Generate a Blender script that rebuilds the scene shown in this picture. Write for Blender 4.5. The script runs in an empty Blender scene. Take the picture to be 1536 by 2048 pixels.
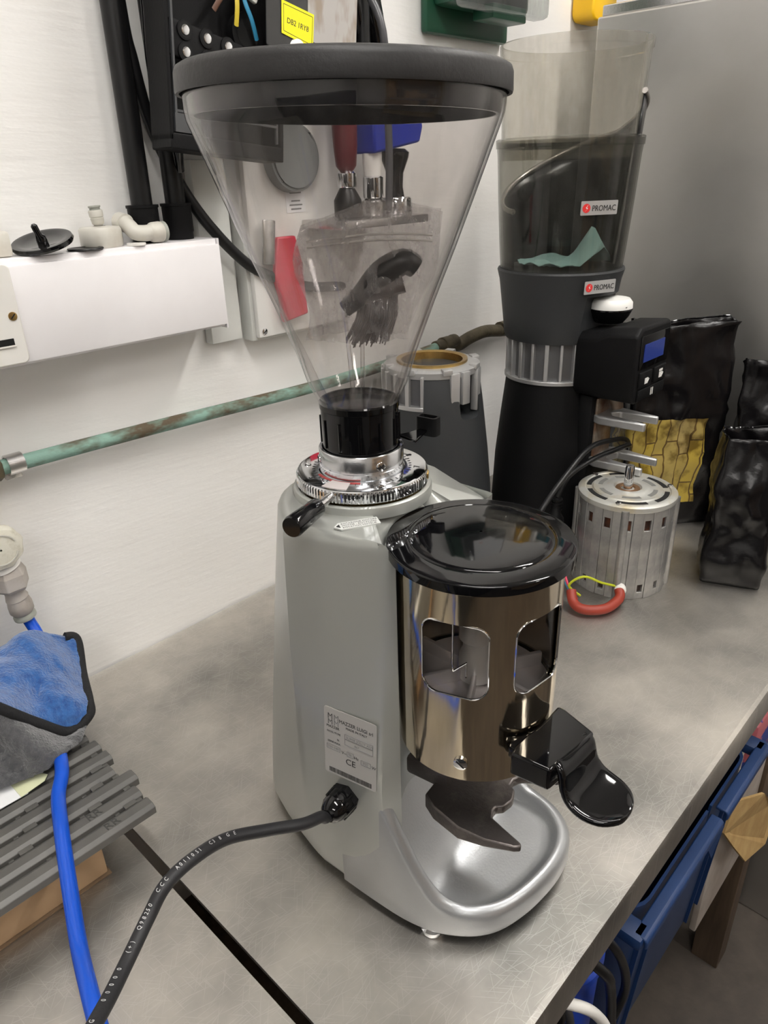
import bpy, bmesh, math, random
from mathutils import Vector, Matrix, noise
random.seed(7)
C = bpy.context.scene.collection
PI = math.pi
# ---------------------------------------------------------------- camera, world, light, exposure
cam = bpy.data.cameras.new('camera'); co = bpy.data.objects.new('camera', cam); C.objects.link(co)
RIGHT = Vector((0.68563522, -0.72740106, -0.02814341)); UP = Vector((0.32849625, 0.2746708, 0.90368477)); FWD = Vector((0.64961109, 0.62884311, -0.42727249))
co.matrix_world = Matrix(((RIGHT.x, UP.x, -FWD.x, 0), (RIGHT.y, UP.y, -FWD.y, 0), (RIGHT.z, UP.z, -FWD.z, .555), (0, 0, 0, 1)))
cam.sensor_fit = 'HORIZONTAL'; cam.sensor_width = 36; cam.lens = 36*1451.5/1536; cam.clip_start = .02
bpy.context.scene.camera = co
sc = bpy.context.scene
w = bpy.data.worlds.new('world'); sc.world = w; w.use_nodes = True
w.node_tree.nodes['Background'].inputs[0].default_value = (.9, .95, 1, 1); w.node_tree.nodes['Background'].inputs[1].default_value = .3
vs = sc.view_settings; vs.view_transform = 'Standard'; vs.look = 'None'; vs.exposure = 0.12; vs.gamma = 1; vs.use_curve_mapping = False
LIGHT = 34.0

# ---------------------------------------------------------------- materials
MATS = {}
def N(nt, t, **k):
    n = nt.nodes.new(t)
    for a, v in k.items():
        if a in n.inputs: n.inputs[a].default_value = v
        else: setattr(n, a, v)
    return n
def mat(name, col, rough=.5, metal=0, var=0, vscale=8, col2=None, bump=0, bscale=40, rvar=0, stretch=(1, 1, 1), coat=0, emit=0, sheen=0, spec=.5, ramp=(.35, .65), detail=4):
    if name in MATS: return MATS[name]
    m = bpy.data.materials.new(name); m.use_nodes = True; nt = m.node_tree; b = nt.nodes['Principled BSDF']; L = nt.links.new
    b.inputs['Base Color'].default_value = (*col, 1); b.inputs['Roughness'].default_value = rough; b.inputs['Metallic'].default_value = metal
    b.inputs['Coat Weight'].default_value = coat; b.inputs['Specular IOR Level'].default_value = spec
    if sheen: b.inputs['Sheen Weight'].default_value = sheen; b.inputs['Sheen Roughness'].default_value = .5
    if emit: b.inputs['Emission Color'].default_value = (*col, 1); b.inputs['Emission Strength'].default_value = emit
    tc = N(nt, 'ShaderNodeTexCoord'); mp = N(nt, 'ShaderNodeMapping'); mp.inputs['Scale'].default_value = stretch; L(tc.outputs['Object'], mp.inputs[0])
    if col2 or rvar:
        n1 = N(nt, 'ShaderNodeTexNoise', Scale=vscale, Detail=detail, Roughness=.65); L(mp.outputs[0], n1.inputs['Vector'])
        cr = N(nt, 'ShaderNodeValToRGB'); cr.color_ramp.elements[0].position = ramp[0]; cr.color_ramp.elements[1].position = ramp[1]; L(n1.outputs['Fac'], cr.inputs[0])
        if col2:
            cr.color_ramp.elements[0].color = (*col, 1); cr.color_ramp.elements[1].color = (*col2, 1); L(cr.outputs[0], b.inputs['Base Color'])
        if rvar:
            mr = N(nt, 'ShaderNodeMapRange'); mr.inputs['To Min'].default_value = rough-rvar; mr.inputs['To Max'].default_value = rough+rvar
            L(n1.outputs['Fac'], mr.inputs[0]); L(mr.outputs[0], b.inputs['Roughness'])
    if bump:
        n2 = N(nt, 'ShaderNodeTexNoise', Scale=bscale, Detail=5, Roughness=.6); L(mp.outputs[0], n2.inputs['Vector'])
        bp = N(nt, 'ShaderNodeBump', Strength=bump, Distance=.002); L(n2.outputs['Fac'], bp.inputs['Height']); L(bp.outputs[0], b.inputs['Normal'])
    MATS[name] = m; return m
def clear(name, tint=(.93, .93, .92), edge=(.35, .35, .36), gloss=.02, ior=1.5, scratch=0, haze=0, hazecol=(.7, .7, .7)):
    m = bpy.data.materials.new(name); m.use_nodes = True; nt = m.node_tree; nt.nodes.remove(nt.nodes['Principled BSDF']); L = nt.links.new
    out = nt.nodes['Material Output']
    lw = N(nt, 'ShaderNodeLayerWeight', Blend=.5); cr = N(nt, 'ShaderNodeValToRGB'); cr.color_ramp.elements[0].color = (*tint, 1); cr.color_ramp.elements[0].position = .72; cr.color_ramp.elements[1].color = (*edge, 1)
    L(lw.outputs['Facing'], cr.inputs[0]); tr = N(nt, 'ShaderNodeBsdfTransparent'); L(cr.outputs[0], tr.inputs[0])
    gl = N(nt, 'ShaderNodeBsdfGlossy', Roughness=gloss); pw = N(nt, 'ShaderNodeMath', operation='POWER'); pw.inputs[1].default_value = 5; L(lw.outputs['Facing'], pw.inputs[0]); fr = N(nt, 'ShaderNodeMath', operation='MULTIPLY_ADD'); fr.inputs[1].default_value = .75; fr.inputs[2].default_value = ((ior-1)/(ior+1))**2; L(pw.outputs[0], fr.inputs[0])
    mx = N(nt, 'ShaderNodeMixShader'); L(fr.outputs[0], mx.inputs[0]); L(tr.outputs[0], mx.inputs[1]); L(gl.outputs[0], mx.inputs[2])
    last = mx
    if haze:
        df = N(nt, 'ShaderNodeBsdfDiffuse'); df.inputs[0].default_value = (*hazecol, 1); tl = N(nt, 'ShaderNodeBsdfTranslucent'); tl.inputs[0].default_value = (*hazecol, 1)
        m0 = N(nt, 'ShaderNodeMixShader'); m0.inputs[0].default_value = .5; L(df.outputs[0], m0.inputs[1]); L(tl.outputs[0], m0.inputs[2])
        m2 = N(nt, 'ShaderNodeMixShader'); L(mx.outputs[0], m2.inputs[1]); L(m0.outputs[0], m2.inputs[2])
        tc = N(nt, 'ShaderNodeTexCoord'); mp = N(nt, 'ShaderNodeMapping'); mp.inputs['Scale'].default_value = (1, 1, .35); L(tc.outputs['Object'], mp.inputs[0]); nz = N(nt, 'ShaderNodeTexNoise', Scale=90, Detail=6, Roughness=.7); L(mp.outputs[0], nz.inputs['Vector'])
        mr = N(nt, 'ShaderNodeMapRange'); mr.inputs['From Min'].default_value = .4; mr.inputs['From Max'].default_value = .75; mr.inputs['To Min'].default_value = haze*.55; mr.inputs['To Max'].default_value = haze*1.8
        L(nz.outputs['Fac'], mr.inputs[0]); L(mr.outputs[0], m2.inputs[0]); last = m2
    L(last.outputs[0], out.inputs[0]); MATS[name] = m; return m

WALL = mat('wall_paint', (.80, .78, .75), .55, col2=(.86, .85, .83), vscale=3, bump=.5, bscale=26, stretch=(.35, 1, 1.2), ramp=(.3, .6))
def wall_specks(m):
    nt = m.node_tree; L = nt.links.new; b = nt.nodes['Principled BSDF']; tc = N(nt, 'ShaderNodeTexCoord')
    vo = N(nt, 'ShaderNodeTexVoronoi', Scale=38); nz_ = N(nt, 'ShaderNodeTexNoise', Scale=9, Detail=3); L(tc.outputs['Object'], vo.inputs[0]); L(tc.outputs['Object'], nz_.inputs[0])
    lt = N(nt, 'ShaderNodeMath', operation='LESS_THAN'); th = N(nt, 'ShaderNodeMapRange'); th.inputs['From Min'].default_value = .52; th.inputs['From Max'].default_value = .75; th.inputs['To Min'].default_value = 0; th.inputs['To Max'].default_value = .09
    L(nz_.outputs['Fac'], th.inputs[0]); L(vo.outputs['Distance'], lt.inputs[0]); L(th.outputs[0], lt.inputs[1])
    mx = N(nt, 'ShaderNodeMixRGB'); mx.inputs[2].default_value = (.30, .25, .20, 1); old = b.inputs['Base Color'].links[0].from_socket; L(lt.outputs[0], mx.inputs[0]); L(old, mx.inputs[1]); L(mx.outputs[0], b.inputs['Base Color'])
    mp = N(nt, 'ShaderNodeMapping'); mp.inputs['Scale'].default_value = (.12, 1, 1); L(tc.outputs['Object'], mp.inputs[0])
    st = N(nt, 'ShaderNodeTexNoise', Scale=170, Detail=3); L(mp.outputs[0], st.inputs[0]); bp = N(nt, 'ShaderNodeBump', Strength=.35, Distance=.0012); L(st.outputs['Fac'], bp.inputs['Height'])
    L(b.inputs['Normal'].links[0].from_socket, bp.inputs['Normal']); L(bp.outputs[0], b.inputs['Normal'])
wall_specks(WALL)
WALLD = mat('grey_white_paint', (.62, .63, .60), .6, col2=(.72, .72, .69), vscale=6, bump=.2)
TRUNK = mat('white_pvc', (.84, .82, .83), .32, col2=(.78, .755, .76), vscale=7, ramp=(.45, .8))
WPLAS = mat('white_plastic', (.78, .76, .72), .4)
OLDPL = mat('aged_grey_plastic', (.60, .58, .52), .42, col2=(.50, .46, .39), vscale=25, ramp=(.5, .75))
BLK = mat('black_plastic', (.006, .006, .0065), .38, spec=.35)
BLKG = mat('glossy_black_plastic', (.003, .003, .0035), .05, spec=.4)
BLKM = mat('matte_black_plastic', (.005, .005, .0055), .55, bump=.12, bscale=300, spec=.18)
LIDG = mat('matte_dark_grey_lid', (.018, .0175, .018), .5, bump=.15, bscale=240, col2=(.026, .025, .025), vscale=30, spec=.35)
RUB = mat('black_rubber_cable', (.016, .016, .018), .5, bump=.1, bscale=500, spec=.4)
BODY = mat('silver_metallic_paint', (.41, .42, .395), .34, metal=.5, bump=.035, bscale=900, coat=.2)
BODYB = mat('silver_hammered_paint', (.40, .41, .42), .32, metal=.65, bump=.10, bscale=520)
CHR = mat('chrome', (.75, .76, .78), .07, metal=1)
CHRR = mat('brushed_steel', (.62, .61, .60), .26, metal=1, bump=.05, bscale=200)
DOSE = mat('polished_stainless', (.70, .61, .47), .10, metal=1, bump=.28, bscale=18, stretch=(1, 1, .15))
CAST = mat('cast_aluminium', (.52, .52, .52), .45, metal=.8, bump=.25, bscale=120)
BRASS = mat('brass', (.55, .38, .14), .3, metal=1, col2=(.38, .25, .10), vscale=40)
FORK = mat('worn_dark_metal', (.13, .115, .11), .36, metal=.75, bump=.2, bscale=300, col2=(.26, .23, .21), vscale=50, ramp=(.5, .85))
GREY3 = mat('dark_grey_powder_coat', (.024, .026, .028), .5, bump=.1, bscale=300)
BLUEH = mat('blue_hose_plastic', (.006, .085, .60), .25)
TOWB = mat('blue_microfibre', (.012, .075, .27), .95, col2=(.03, .14, .42), vscale=160, bump=1.0, bscale=420, sheen=.6)
TOWG = mat('grey_microfibre', (.05, .052, .056), .95, col2=(.10, .10, .105), vscale=200, bump=1.0, bscale=420, sheen=.6)
BIND = mat('black_binding', (.008, .008, .009), .8, bump=.5, bscale=500)
MATG = mat('grey_moulded_plastic', (.085, .083, .078), .42, col2=(.12, .115, .105), vscale=14)
CARD = mat('cardboard', (.42, .27, .15), .85, col2=(.48, .32, .185), vscale=12)
CARDE = mat('cardboard_edge', (.20, .13, .075), .9, bump=1, bscale=260, stretch=(.2, .2, 3))
PAPER = mat('white_paper', (.82, .83, .84), .7)
TAPE = mat('masking_tape', (.66, .68, .45), .7)
YEL = mat('yellow_sticker', (.86, .80, .01), .5)
YELP = mat('yellow_plastic', (.90, .52, .005), .4)
TEAL = mat('teal_card', (.005, .22, .30), .45)
GREEN = mat('green_plastic', (.012, .075, .04), .4)
RED = mat('red_plastic', (.55, .015, .05), .4)
BURG = mat('dark_red_plastic', (.10, .005, .012), .35)
BLUEP = mat('blue_plastic', (.005, .02, .28), .35)
CRATE = mat('blue_crate_plastic', (.005, .026, .095), .5, col2=(.009, .036, .125), vscale=10, bump=.1)
WOOD = mat('old_wood', (.065, .042, .026), .75, col2=(.12, .08, .05), vscale=14, stretch=(3, 3, .25), bump=.3)
PLY = mat('plywood', (.36, .24, .13), .6, col2=(.45, .31, .17), vscale=6, stretch=(4, 4, .4))
FLOOR = mat('stained_concrete', (.045, .036, .030), .6, col2=(.09, .074, .06), vscale=7, bump=.4, bscale=50, rvar=.15)
DARK = mat('recess_shade_black', (.004, .004, .004), .9)  # near-black that stands for the shade inside slots, holes and vents
BAGB = mat('black_foil', (.005, .0045, .005), .24, bump=.35, bscale=55, spec=.3)
WHITE = mat('white_enamel', (.80, .79, .76), .35)
COPW = mat('copper_winding', (.12, .035, .012), .4, metal=.5, col2=(.02, .01, .008), vscale=60)
GOLDW = mat('yellow_green_wire', (.45, .50, .02), .4)
ORNG = mat('orange_sleeve', (.27, .030, .014), .5)
PINKW = mat('pink_wire', (.55, .03, .08), .4)
CYANW = mat('blue_wire', (.03, .22, .38), .4)
YELW = mat('old_yellow_wire', (.55, .42, .03), .4)
BRNW = mat('brown_wire', (.11, .05, .03), .5)
INK = mat('printed_ink', (.02, .02, .02), .6)
GREYINK = mat('grey_ink', (.2, .2, .2), .6)
WHINK = mat('white_ink', (.55, .55, .55), .6)
REDINK = mat('red_ink', (.7, .03, .03), .5)
STICK = mat('silver_label_foil', (.44, .43, .41), .4, metal=.3)
SCRN = mat('blue_lcd', (.02, .035, .17), .15, emit=.25)
GLAMP = mat('lamp_diffuser', (1, .97, .93), .5, emit=LIGHT)
CLEAR = clear('clear_hopper_plastic', (.945, .935, .93), (.60, .60, .61), .015, 1.42, haze=.03, hazecol=(.7, .68, .66))
CLEAR2 = clear('smoky_clear_plastic', (.76, .755, .73), (.42, .42, .40), .05, 1.45, haze=.035, hazecol=(.42, .42, .38))
LINER = clear('clear_liner', (.93, .92, .92), (.6, .6, .6), .03, 1.35)
CLEAR3 = clear('pale_smoky_plastic', (.90, .89, .865), (.66, .65, .61), .06, 1.4, haze=.07, hazecol=(.66, .65, .60))
FILM = clear('polythene_film', (.93, .92, .92), (.7, .69, .69), .10, 1.6, haze=.24, hazecol=(.82, .80, .80))
LIDC = clear('clear_case_lid', (.80, .82, .81), (.4, .42, .42), .03, 1.5, haze=.15)

def steel_sheet(name, base, base2, rough, sx=(1, 1, 1), scr=1.0):
    m = bpy.data.materials.new(name); m.use_nodes = True; nt = m.node_tree; b = nt.nodes['Principled BSDF']; L = nt.links.new
    b.inputs['Metallic'].default_value = 1
    tc = N(nt, 'ShaderNodeTexCoord'); mp = N(nt, 'ShaderNodeMapping'); mp.inputs['Scale'].default_value = sx; L(tc.outputs['Object'], mp.inputs[0])
    n1 = N(nt, 'ShaderNodeTexNoise', Scale=5, Detail=6, Roughness=.62); L(tc.outputs['Object'], n1.inputs['Vector'])
    n2 = N(nt, 'ShaderNodeTexNoise', Scale=60, Detail=5, Roughness=.7); L(mp.outputs[0], n2.inputs['Vector'])
    cr = N(nt, 'ShaderNodeValToRGB'); cr.color_ramp.elements[0].position = .33; cr.color_ramp.elements[1].position = .68; cr.color_ramp.elements[0].color = (*base, 1); cr.color_ramp.elements[1].color = (*base2, 1); L(n1.outputs['Fac'], cr.inputs[0])
    mr = N(nt, 'ShaderNodeMapRange'); mr.inputs['From Min'].default_value = .1; mr.inputs['From Max'].default_value = .9; mr.inputs['To Min'].default_value = rough; mr.inputs['To Max'].default_value = rough+.16; L(n1.outputs['Fac'], mr.inputs[0])
    # scratches: thin ridges of stretched noises at three angles
    prev = None
    for k, (ang, st, th_) in enumerate(((.35, (7, 330, 0), .13), (.9, (9, 400, 0), .12), (-.25, (6, 360, 0), .12), (1.5, (10, 300, 0), .11), (2.3, (8, 420, 0), .12), (.1, (14, 520, 0), .16))):
        ro = N(nt, 'ShaderNodeMapping'); ro.inputs['Rotation'].default_value = (0, 0, ang); L(tc.outputs['Object'], ro.inputs[0])
        ms = N(nt, 'ShaderNodeMapping'); ms.inputs['Scale'].default_value = st; ms.inputs['Location'].default_value = (k*3.17, k*1.73, 0); L(ro.outputs[0], ms.inputs[0])
        ns = N(nt, 'ShaderNodeTexVoronoi', Scale=1.0); ns.voronoi_dimensions = '2D'; L(ms.outputs[0], ns.inputs['Vector'])
        c2 = N(nt, 'ShaderNodeMapRange'); c2.inputs['From Min'].default_value = th_*.4; c2.inputs['From Max'].default_value = th_; c2.inputs['To Min'].default_value = 1; c2.inputs['To Max'].default_value = 0; L(ns.outputs['Distance'], c2.inputs[0])
        if prev is None: prev = c2.outputs[0]
        else:
            ad = N(nt, 'ShaderNodeMath', operation='MAXIMUM'); L(prev, ad.inputs[0]); L(c2.outputs[0], ad.inputs[1]); prev = ad.outputs[0]
    mm = N(nt, 'ShaderNodeMath', operation='MULTIPLY'); mm.inputs[1].default_value = .45*scr; L(prev, mm.inputs[0])
    mxc = N(nt, 'ShaderNodeMixRGB'); mxc.inputs[2].default_value = (.72, .70, .68, 1); L(mm.outputs[0], mxc.inputs[0]); L(cr.outputs[0], mxc.inputs[1]); L(mxc.outputs[0], b.inputs['Base Color'])
    a2 = N(nt, 'ShaderNodeMath', operation='MULTIPLY_ADD'); a2.inputs[1].default_value = .12; L(n2.outputs['Fac'], a2.inputs[0]); L(mr.outputs[0], a2.inputs[2]); L(a2.outputs[0], b.inputs['Roughness'])
    bp = N(nt, 'ShaderNodeBump', Strength=.05, Distance=.001); L(n2.outputs['Fac'], bp.inputs['Height']); L(bp.outputs[0], b.inputs['Normal'])
    MATS[name] = m; return m
TABLE = steel_sheet('scratched_stainless', (.28, .272, .255), (.60, .565, .51), .28, (1, 1, 1), .5)
PANEL = steel_sheet('brushed_stainless_panel', (.52, .51, .49), (.58, .57, .55), .30, (1, .6, 14), 0)
# corroded copper pipe
PIPE = mat('verdigris_copper', (.10, .075, .045), .75, metal=.1, col2=(.22, .36, .30), vscale=28, stretch=(.45, 1, 1), bump=.6, bscale=150, ramp=(.40, .56))
PIPED = mat('dark_tarnished_copper', (.05, .04, .025), .6, metal=.3, col2=(.12, .10, .06), vscale=30, bump=.5, bscale=100)

# ---------------------------------------------------------------- geometry helpers
def V(*a): return Vector(a)
def B(): return bmesh.new()
def box(bm, c, s, rot=None, bev=0, seg=2):
    r = bmesh.ops.create_cube(bm, size=1); vs_ = r['verts']
    for v in vs_: v.co = Vector((v.co.x*s[0], v.co.y*s[1], v.co.z*s[2]))
    if bev:
        ed = list({e for v in vs_ for e in v.link_edges}); g = bmesh.ops.bevel(bm, geom=ed, offset=bev, segments=seg, affect='EDGES', profile=.5)
        vs_ = list({v for f in g['faces'] for v in f.verts} | {v for v in vs_ if v.is_valid})
    M = Matrix.Translation(c) @ (rot.to_4x4() if rot else Matrix())
    bmesh.ops.transform(bm, matrix=M, verts=vs_); return bm
def rz(a): return Matrix.Rotation(a, 3, 'Z')
def rx(a): return Matrix.Rotation(a, 3, 'X')
def ry(a): return Matrix.Rotation(a, 3, 'Y')
def loft(bm, rings, cap0=True, cap1=True, closed=True):
    R = [[bm.verts.new(p) for p in r] for r in rings]; n = len(R[0])
    for a, b in zip(R, R[1:]):
        for i in range(n if closed else n-1):
            j = (i+1) % n
            try: bm.faces.new((a[i], a[j], b[j], b[i]))
            except ValueError: pass
    if cap0: bm.faces.new(R[0][::-1])
    if cap1: bm.faces.new(R[-1])
    return bm
def lathe(bm, prof, c=(0, 0, 0), seg=64, cap0=False, cap1=False, mod=None):
    rings = []
    for r, z in prof:
        ring = []
        for i in range(seg):
            a = 2*PI*i/seg; rr = r*(mod(a, r, z) if mod else 1); ring.append((c[0]+rr*math.cos(a), c[1]+rr*math.sin(a), c[2]+z))
        rings.append(ring)
    return loft(bm, rings, cap0, cap1)
def tube(bm, pts, r, seg=10, caps=True, smooth=0):
    pts = [Vector(p) for p in pts]
    if smooth:
        if isinstance(r, (list, tuple)): r = [q.x for q in spline([Vector((v, 0, 0)) for v in r], smooth)]
        pts = spline(pts, smooth)
    n = len(pts); rings = []; nrm = None
    for i, p in enumerate(pts):
        t = (pts[min(i+1, n-1)]-pts[max(i-1, 0)]).normalized()
        if nrm is None: nrm = t.orthogonal().normalized()
        nrm = (nrm-t*nrm.dot(t)).normalized(); b = t.cross(nrm); rr = r[i] if isinstance(r, (list, tuple)) else r
        rings.append([p+(nrm*math.cos(2*PI*k/seg)+b*math.sin(2*PI*k/seg))*rr for k in range(seg)])
    return loft(bm, rings, caps, caps)
def spline(pts, k=6):
    out = []; n = len(pts)
    for i in range(n-1):
        p0, p1, p2, p3 = pts[max(i-1, 0)], pts[i], pts[i+1], pts[min(i+2, n-1)]
        for j in range(k):
            t = j/k; out.append(.5*((2*p1)+(p2-p0)*t+(2*p0-5*p1+4*p2-p3)*t*t+(3*p1-p0-3*p2+p3)*t**3))
    return out+[pts[-1]]
def cyl(bm, p0, p1, r0, r1=None, seg=24):
    return tube(bm, [p0, p1], [r0, r0 if r1 is None else r1], seg)
def prism(bm, poly, z0, z1, M=None):
    n0 = len(bm.verts); loft(bm, [[(x, y, z0) for x, y in poly], [(x, y, z1) for x, y in poly]])
    bm.verts.ensure_lookup_table()
    if M is not None: bmesh.ops.transform(bm, matrix=M, verts=bm.verts[n0:])
    return bm
def rrect(w_, h_, r, n=5, cx=0, cy=0):
    out = []
    for sx, sy, a0 in ((1, 1, 0), (-1, 1, PI/2), (-1, -1, PI), (1, -1, 1.5*PI)):
        for k in range(n+1):
            a = a0+PI/2*k/n; out.append((cx+sx*(w_/2-r)+r*math.cos(a), cy+sy*(h_/2-r)+r*math.sin(a)))
    return out
def sector(bm, r0, r1, z0, z1, a0, a1, n=6, c=(0, 0), t=(0, 0)):
    """curved slab, degrees; t = radius change at the top"""
    rings = []
    for k in range(n+1):
        a = math.radians(a0+(a1-a0)*k/n); cs, sn = math.cos(a), math.sin(a)
        rings.append([(c[0]+r*cs, c[1]+r*sn, z) for r, z in ((r0, z0), (r1, z0), (r1+t[1], z1), (r0+t[0], z1))])
    return loft(bm, rings)
def obj(name, bm, m, parent=None, smooth=True, bev=0, label=None, sub=0, solid=0, ang=40):
    bmesh.ops.recalc_face_normals(bm, faces=bm.faces)
    me = bpy.data.meshes.new(name); bm.to_mesh(me); bm.free(); me.materials.append(m)
    o = bpy.data.objects.new(name, me); C.objects.link(o)
    if parent: o.parent = parent
    if smooth:
        for p in me.polygons: p.use_smooth = True
        try: me.set_sharp_from_angle(angle=math.radians(ang))
        except Exception: pass
    if solid: s = o.modifiers.new('solid', 'SOLIDIFY'); s.thickness = solid; s.offset = 0
    if sub: s = o.modifiers.new('sub', 'SUBSURF'); s.levels = sub; s.render_levels = sub
    if bev: s = o.modifiers.new('bev', 'BEVEL'); s.width = bev; s.segments = 2; s.limit_method = 'ANGLE'; s.angle_limit = math.radians(35)
    if label: o['label'] = label
    return o
def thing(name, label, cat, loc=(0, 0, 0), rot=0, group=None):
    o = bpy.data.objects.new(name, None); C.objects.link(o); o.location = loc; o.rotation_euler = (0, 0, rot); o.empty_display_size = .05
    o['label'] = label; o['category'] = cat
    if group: o['group'] = group
    return o
def tag(o, label, cat, group=None):
    o['label'] = label; o['category'] = cat
    if group: o['group'] = group
    return o
def struct(name, bm, m, parent=None, **k):
    o = obj(name, bm, m, parent, **k)
    if not parent: o['kind'] = 'structure'
    return o
def text(name, s, size, M, m, parent=None, ext=.0002, align='LEFT', sx=1.0):
    cu = bpy.data.curves.new('txt', 'FONT'); cu.body = s; cu.size = size; cu.extrude = ext; cu.align_x = align; cu.resolution_u = 3; cu.space_line = .9
    to = bpy.data.objects.new('txt', cu); C.objects.link(to); dg = bpy.context.evaluated_depsgraph_get(); dg.update()
    me = bpy.data.meshes.new_from_object(to.evaluated_get(dg)); bpy.data.objects.remove(to); bpy.data.curves.remove(cu)
    me.transform(M @ Matrix.Diagonal((sx, 1, 1, 1))); me.materials.clear(); me.materials.append(m); me.name = name
    o = bpy.data.objects.new(name, me); C.objects.link(o)
    if parent: o.parent = parent
    return o
def frame(o, x, y):
    """matrix with local x along x, local y along y, origin o"""
    x = Vector(x).normalized(); z = x.cross(Vector(y)).normalized(); y = z.cross(x); o = Vector(o)
    return Matrix(((x.x, y.x, z.x, o.x), (x.y, y.y, z.y, o.y), (x.z, y.z, z.z, o.z), (0, 0, 0, 1)))
def boolcut(o, cutters):
    for c in cutters:
        md = o.modifiers.new('b', 'BOOLEAN'); md.operation = 'DIFFERENCE'; md.object = c; md.solver = 'EXACT'
    dg = bpy.context.evaluated_depsgraph_get(); dg.update()
    me = bpy.data.meshes.new_from_object(o.evaluated_get(dg)); o.modifiers.clear(); o.data = me
    for p in me.polygons: p.use_smooth = True
    try: me.set_sharp_from_angle(angle=math.radians(35))
    except Exception: pass
    for c in cutters: bpy.data.objects.remove(c)
def copy_tree(o, parent=None):
    c = o.copy(); C.objects.link(c); c.parent = parent
    for ch in list(o.children): copy_tree(ch, c)
    return c
def nz(p, s, k=0): return noise.noise(Vector((p[0]*s+k, p[1]*s-k, p[2]*s+2*k)))
def screw(name, p, axis, r, parent, m=None, h=.0015, slot=True):
    """cheese-head screw, head proud of p along axis"""
    a = Vector(axis).normalized(); bm = B(); tube(bm, [Vector(p)-a*.0005, Vector(p)+a*h*.7, Vector(p)+a*h], [r, r, r*.7], 20)
    s = obj(name, bm, m or CHR, parent)
    if slot:
        x = a.orthogonal().normalized(); bm = B(); prism(bm, [(-r*.75, -r*.12), (r*.75, -r*.12), (r*.75, r*.12), (-r*.75, r*.12)], 0, .0004, frame(Vector(p)+a*h*.9, x, a.cross(x)))
        prism(bm, [(-r*.12, -r*.75), (r*.12, -r*.75), (r*.12, r*.75), (-r*.12, r*.75)], 0, .0004, frame(Vector(p)+a*h*.9, x, a.cross(x))) if slot == 2 else None
        obj('screw_slot', bm, DARK, s, smooth=False)
    return s

# ---------------------------------------------------------------- room
FZ = -.88; CZ = 1.60; WY = .767
struct('floor', box(B(), (.1, -.85, FZ-.05), (3.9, 3.4, .1)), FLOOR, smooth=False)
struct('ceiling', box(B(), (.1, -.85, CZ+.05), (3.9, 3.4, .1)), mat('ceiling_paint', (.45, .44, .42), .8), smooth=False)
struct('wall_back', box(B(), (.1, WY+.05, .36), (3.9, .1, 2.48)), WALL, smooth=False)
struct('wall_front', box(B(), (.1, -2.5, .36), (3.9, .1, 2.48)), mat('dull_painted_wall', (.62, .60, .57), .8), smooth=False)
struct('wall_left', box(B(), (-1.8, -.85, .36), (.1, 3.2, 2.48)), WALL, smooth=False)
struct('wall_right', box(B(), (2.0, -.85, .36), (.1, 3.2, 2.48)), WALL, smooth=False)
for i, (x, y, lab) in enumerate(((.1, -.1, 'white batten ceiling light above the steel worktop'), (1.2, -.1, 'white batten ceiling light above the far end of the worktop'), (-.9, -.9, 'white batten ceiling light over the open floor at left'), (.9, -1.5, 'white batten ceiling light over the open floor near the shelving'))):
    t = thing('ceiling_light', lab, 'ceiling light', (x, y, CZ-.001), 0, 'ceiling lights')
    obj('housing', box(B(), (0, 0, -.02), (.16, 1.0, .04)), WHITE, t, bev=.004)
    obj('diffuser', box(B(), (0, 0, -.055), (.12, .96, .03)), GLAMP, t, bev=.01)

# ---------------------------------------------------------------- steel worktop
TH = .042
def worktop(x0, x1, label):
    t = thing('steel_worktop', label, 'worktop', (0, 0, FZ))
    z = -FZ
    bm = B(); prof = [(.146, -TH), (.146, -.006), (.1478, -.002), (.152, 0), (WY-.012, 0), (WY-.003, .004), (WY-.003, -.004), (.155, -.004), (.150, -.010), (.150, -TH)]
    loft(bm, [[(x0, y, z+q) for y, q in prof], [(x1, y, z+q) for y, q in prof]])
    obj('steel_top', bm, TABLE, t, ang=25)
    for x in (x0+.15, x1-.02):
        for y in (.21, .70):
            obj('leg', box(B(), (x, y, (z-TH)/2), (.035, .035, z-TH)), CHRR, t, bev=.003)
    obj('cross_rail', box(B(), ((x0+x1)/2, .72, z-.07), (x1-x0-.1, .02, .04)), CHRR, t, bev=.002)
    return t
worktop(.184, 1.235, 'scratched stainless steel worktop under the silver grinder, right of the dark seam')
worktop(-.75, .175, 'scratched stainless steel worktop under the cardboard and plastic mat, left of the dark seam')

# tall steel cabinet at the right
cab = thing('steel_cabinet', 'tall brushed stainless steel cabinet standing at the far end of the worktop', 'cabinet', (1.56, .36, FZ))
H = .765-FZ
obj('side_panel', box(B(), (0, 0, H/2), (.62, .68, H)), PANEL, cab, bev=.003)
obj('top_trim', box(B(), (0, 0, H+.008), (.61, .67, .016)), CHRR, cab, bev=.002)
for s in (-1, 1):
    obj('door', box(B(), (s*.152, -.35, H/2), (.295, .02, H-.1)), PANEL, cab, bev=.003)
    obj('handle', tube(B(), [(s*.03, -.36, H/2-.1), (s*.03, -.39, H/2-.1), (s*.03, -.39, H/2+.1), (s*.03, -.36, H/2+.1)], .006), CHR, cab)
t = thing('ring_binder', 'teal card folder with wire loop on top of the steel cabinet', 'folder', (1.36, .64, .781))
obj('cover', box(B(), (0, 0, .06), (.06, .09, .12)), TEAL, t, bev=.003)
obj('wire_loop', tube(B(), [(-.031, -.02, .01), (-.036, -.02, .03), (-.036, .0, .05), (-.036, .02, .03), (-.031, .02, .01)], .0015, smooth=4), CHR, t)
pal = [(.45, .40, .42), (.30, .16, .22), (.55, .53, .52), (.08, .07, .08), (.6, .55, .5), (.35, .2, .24), (.7, .68, .66), (.2, .18, .2)]
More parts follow.
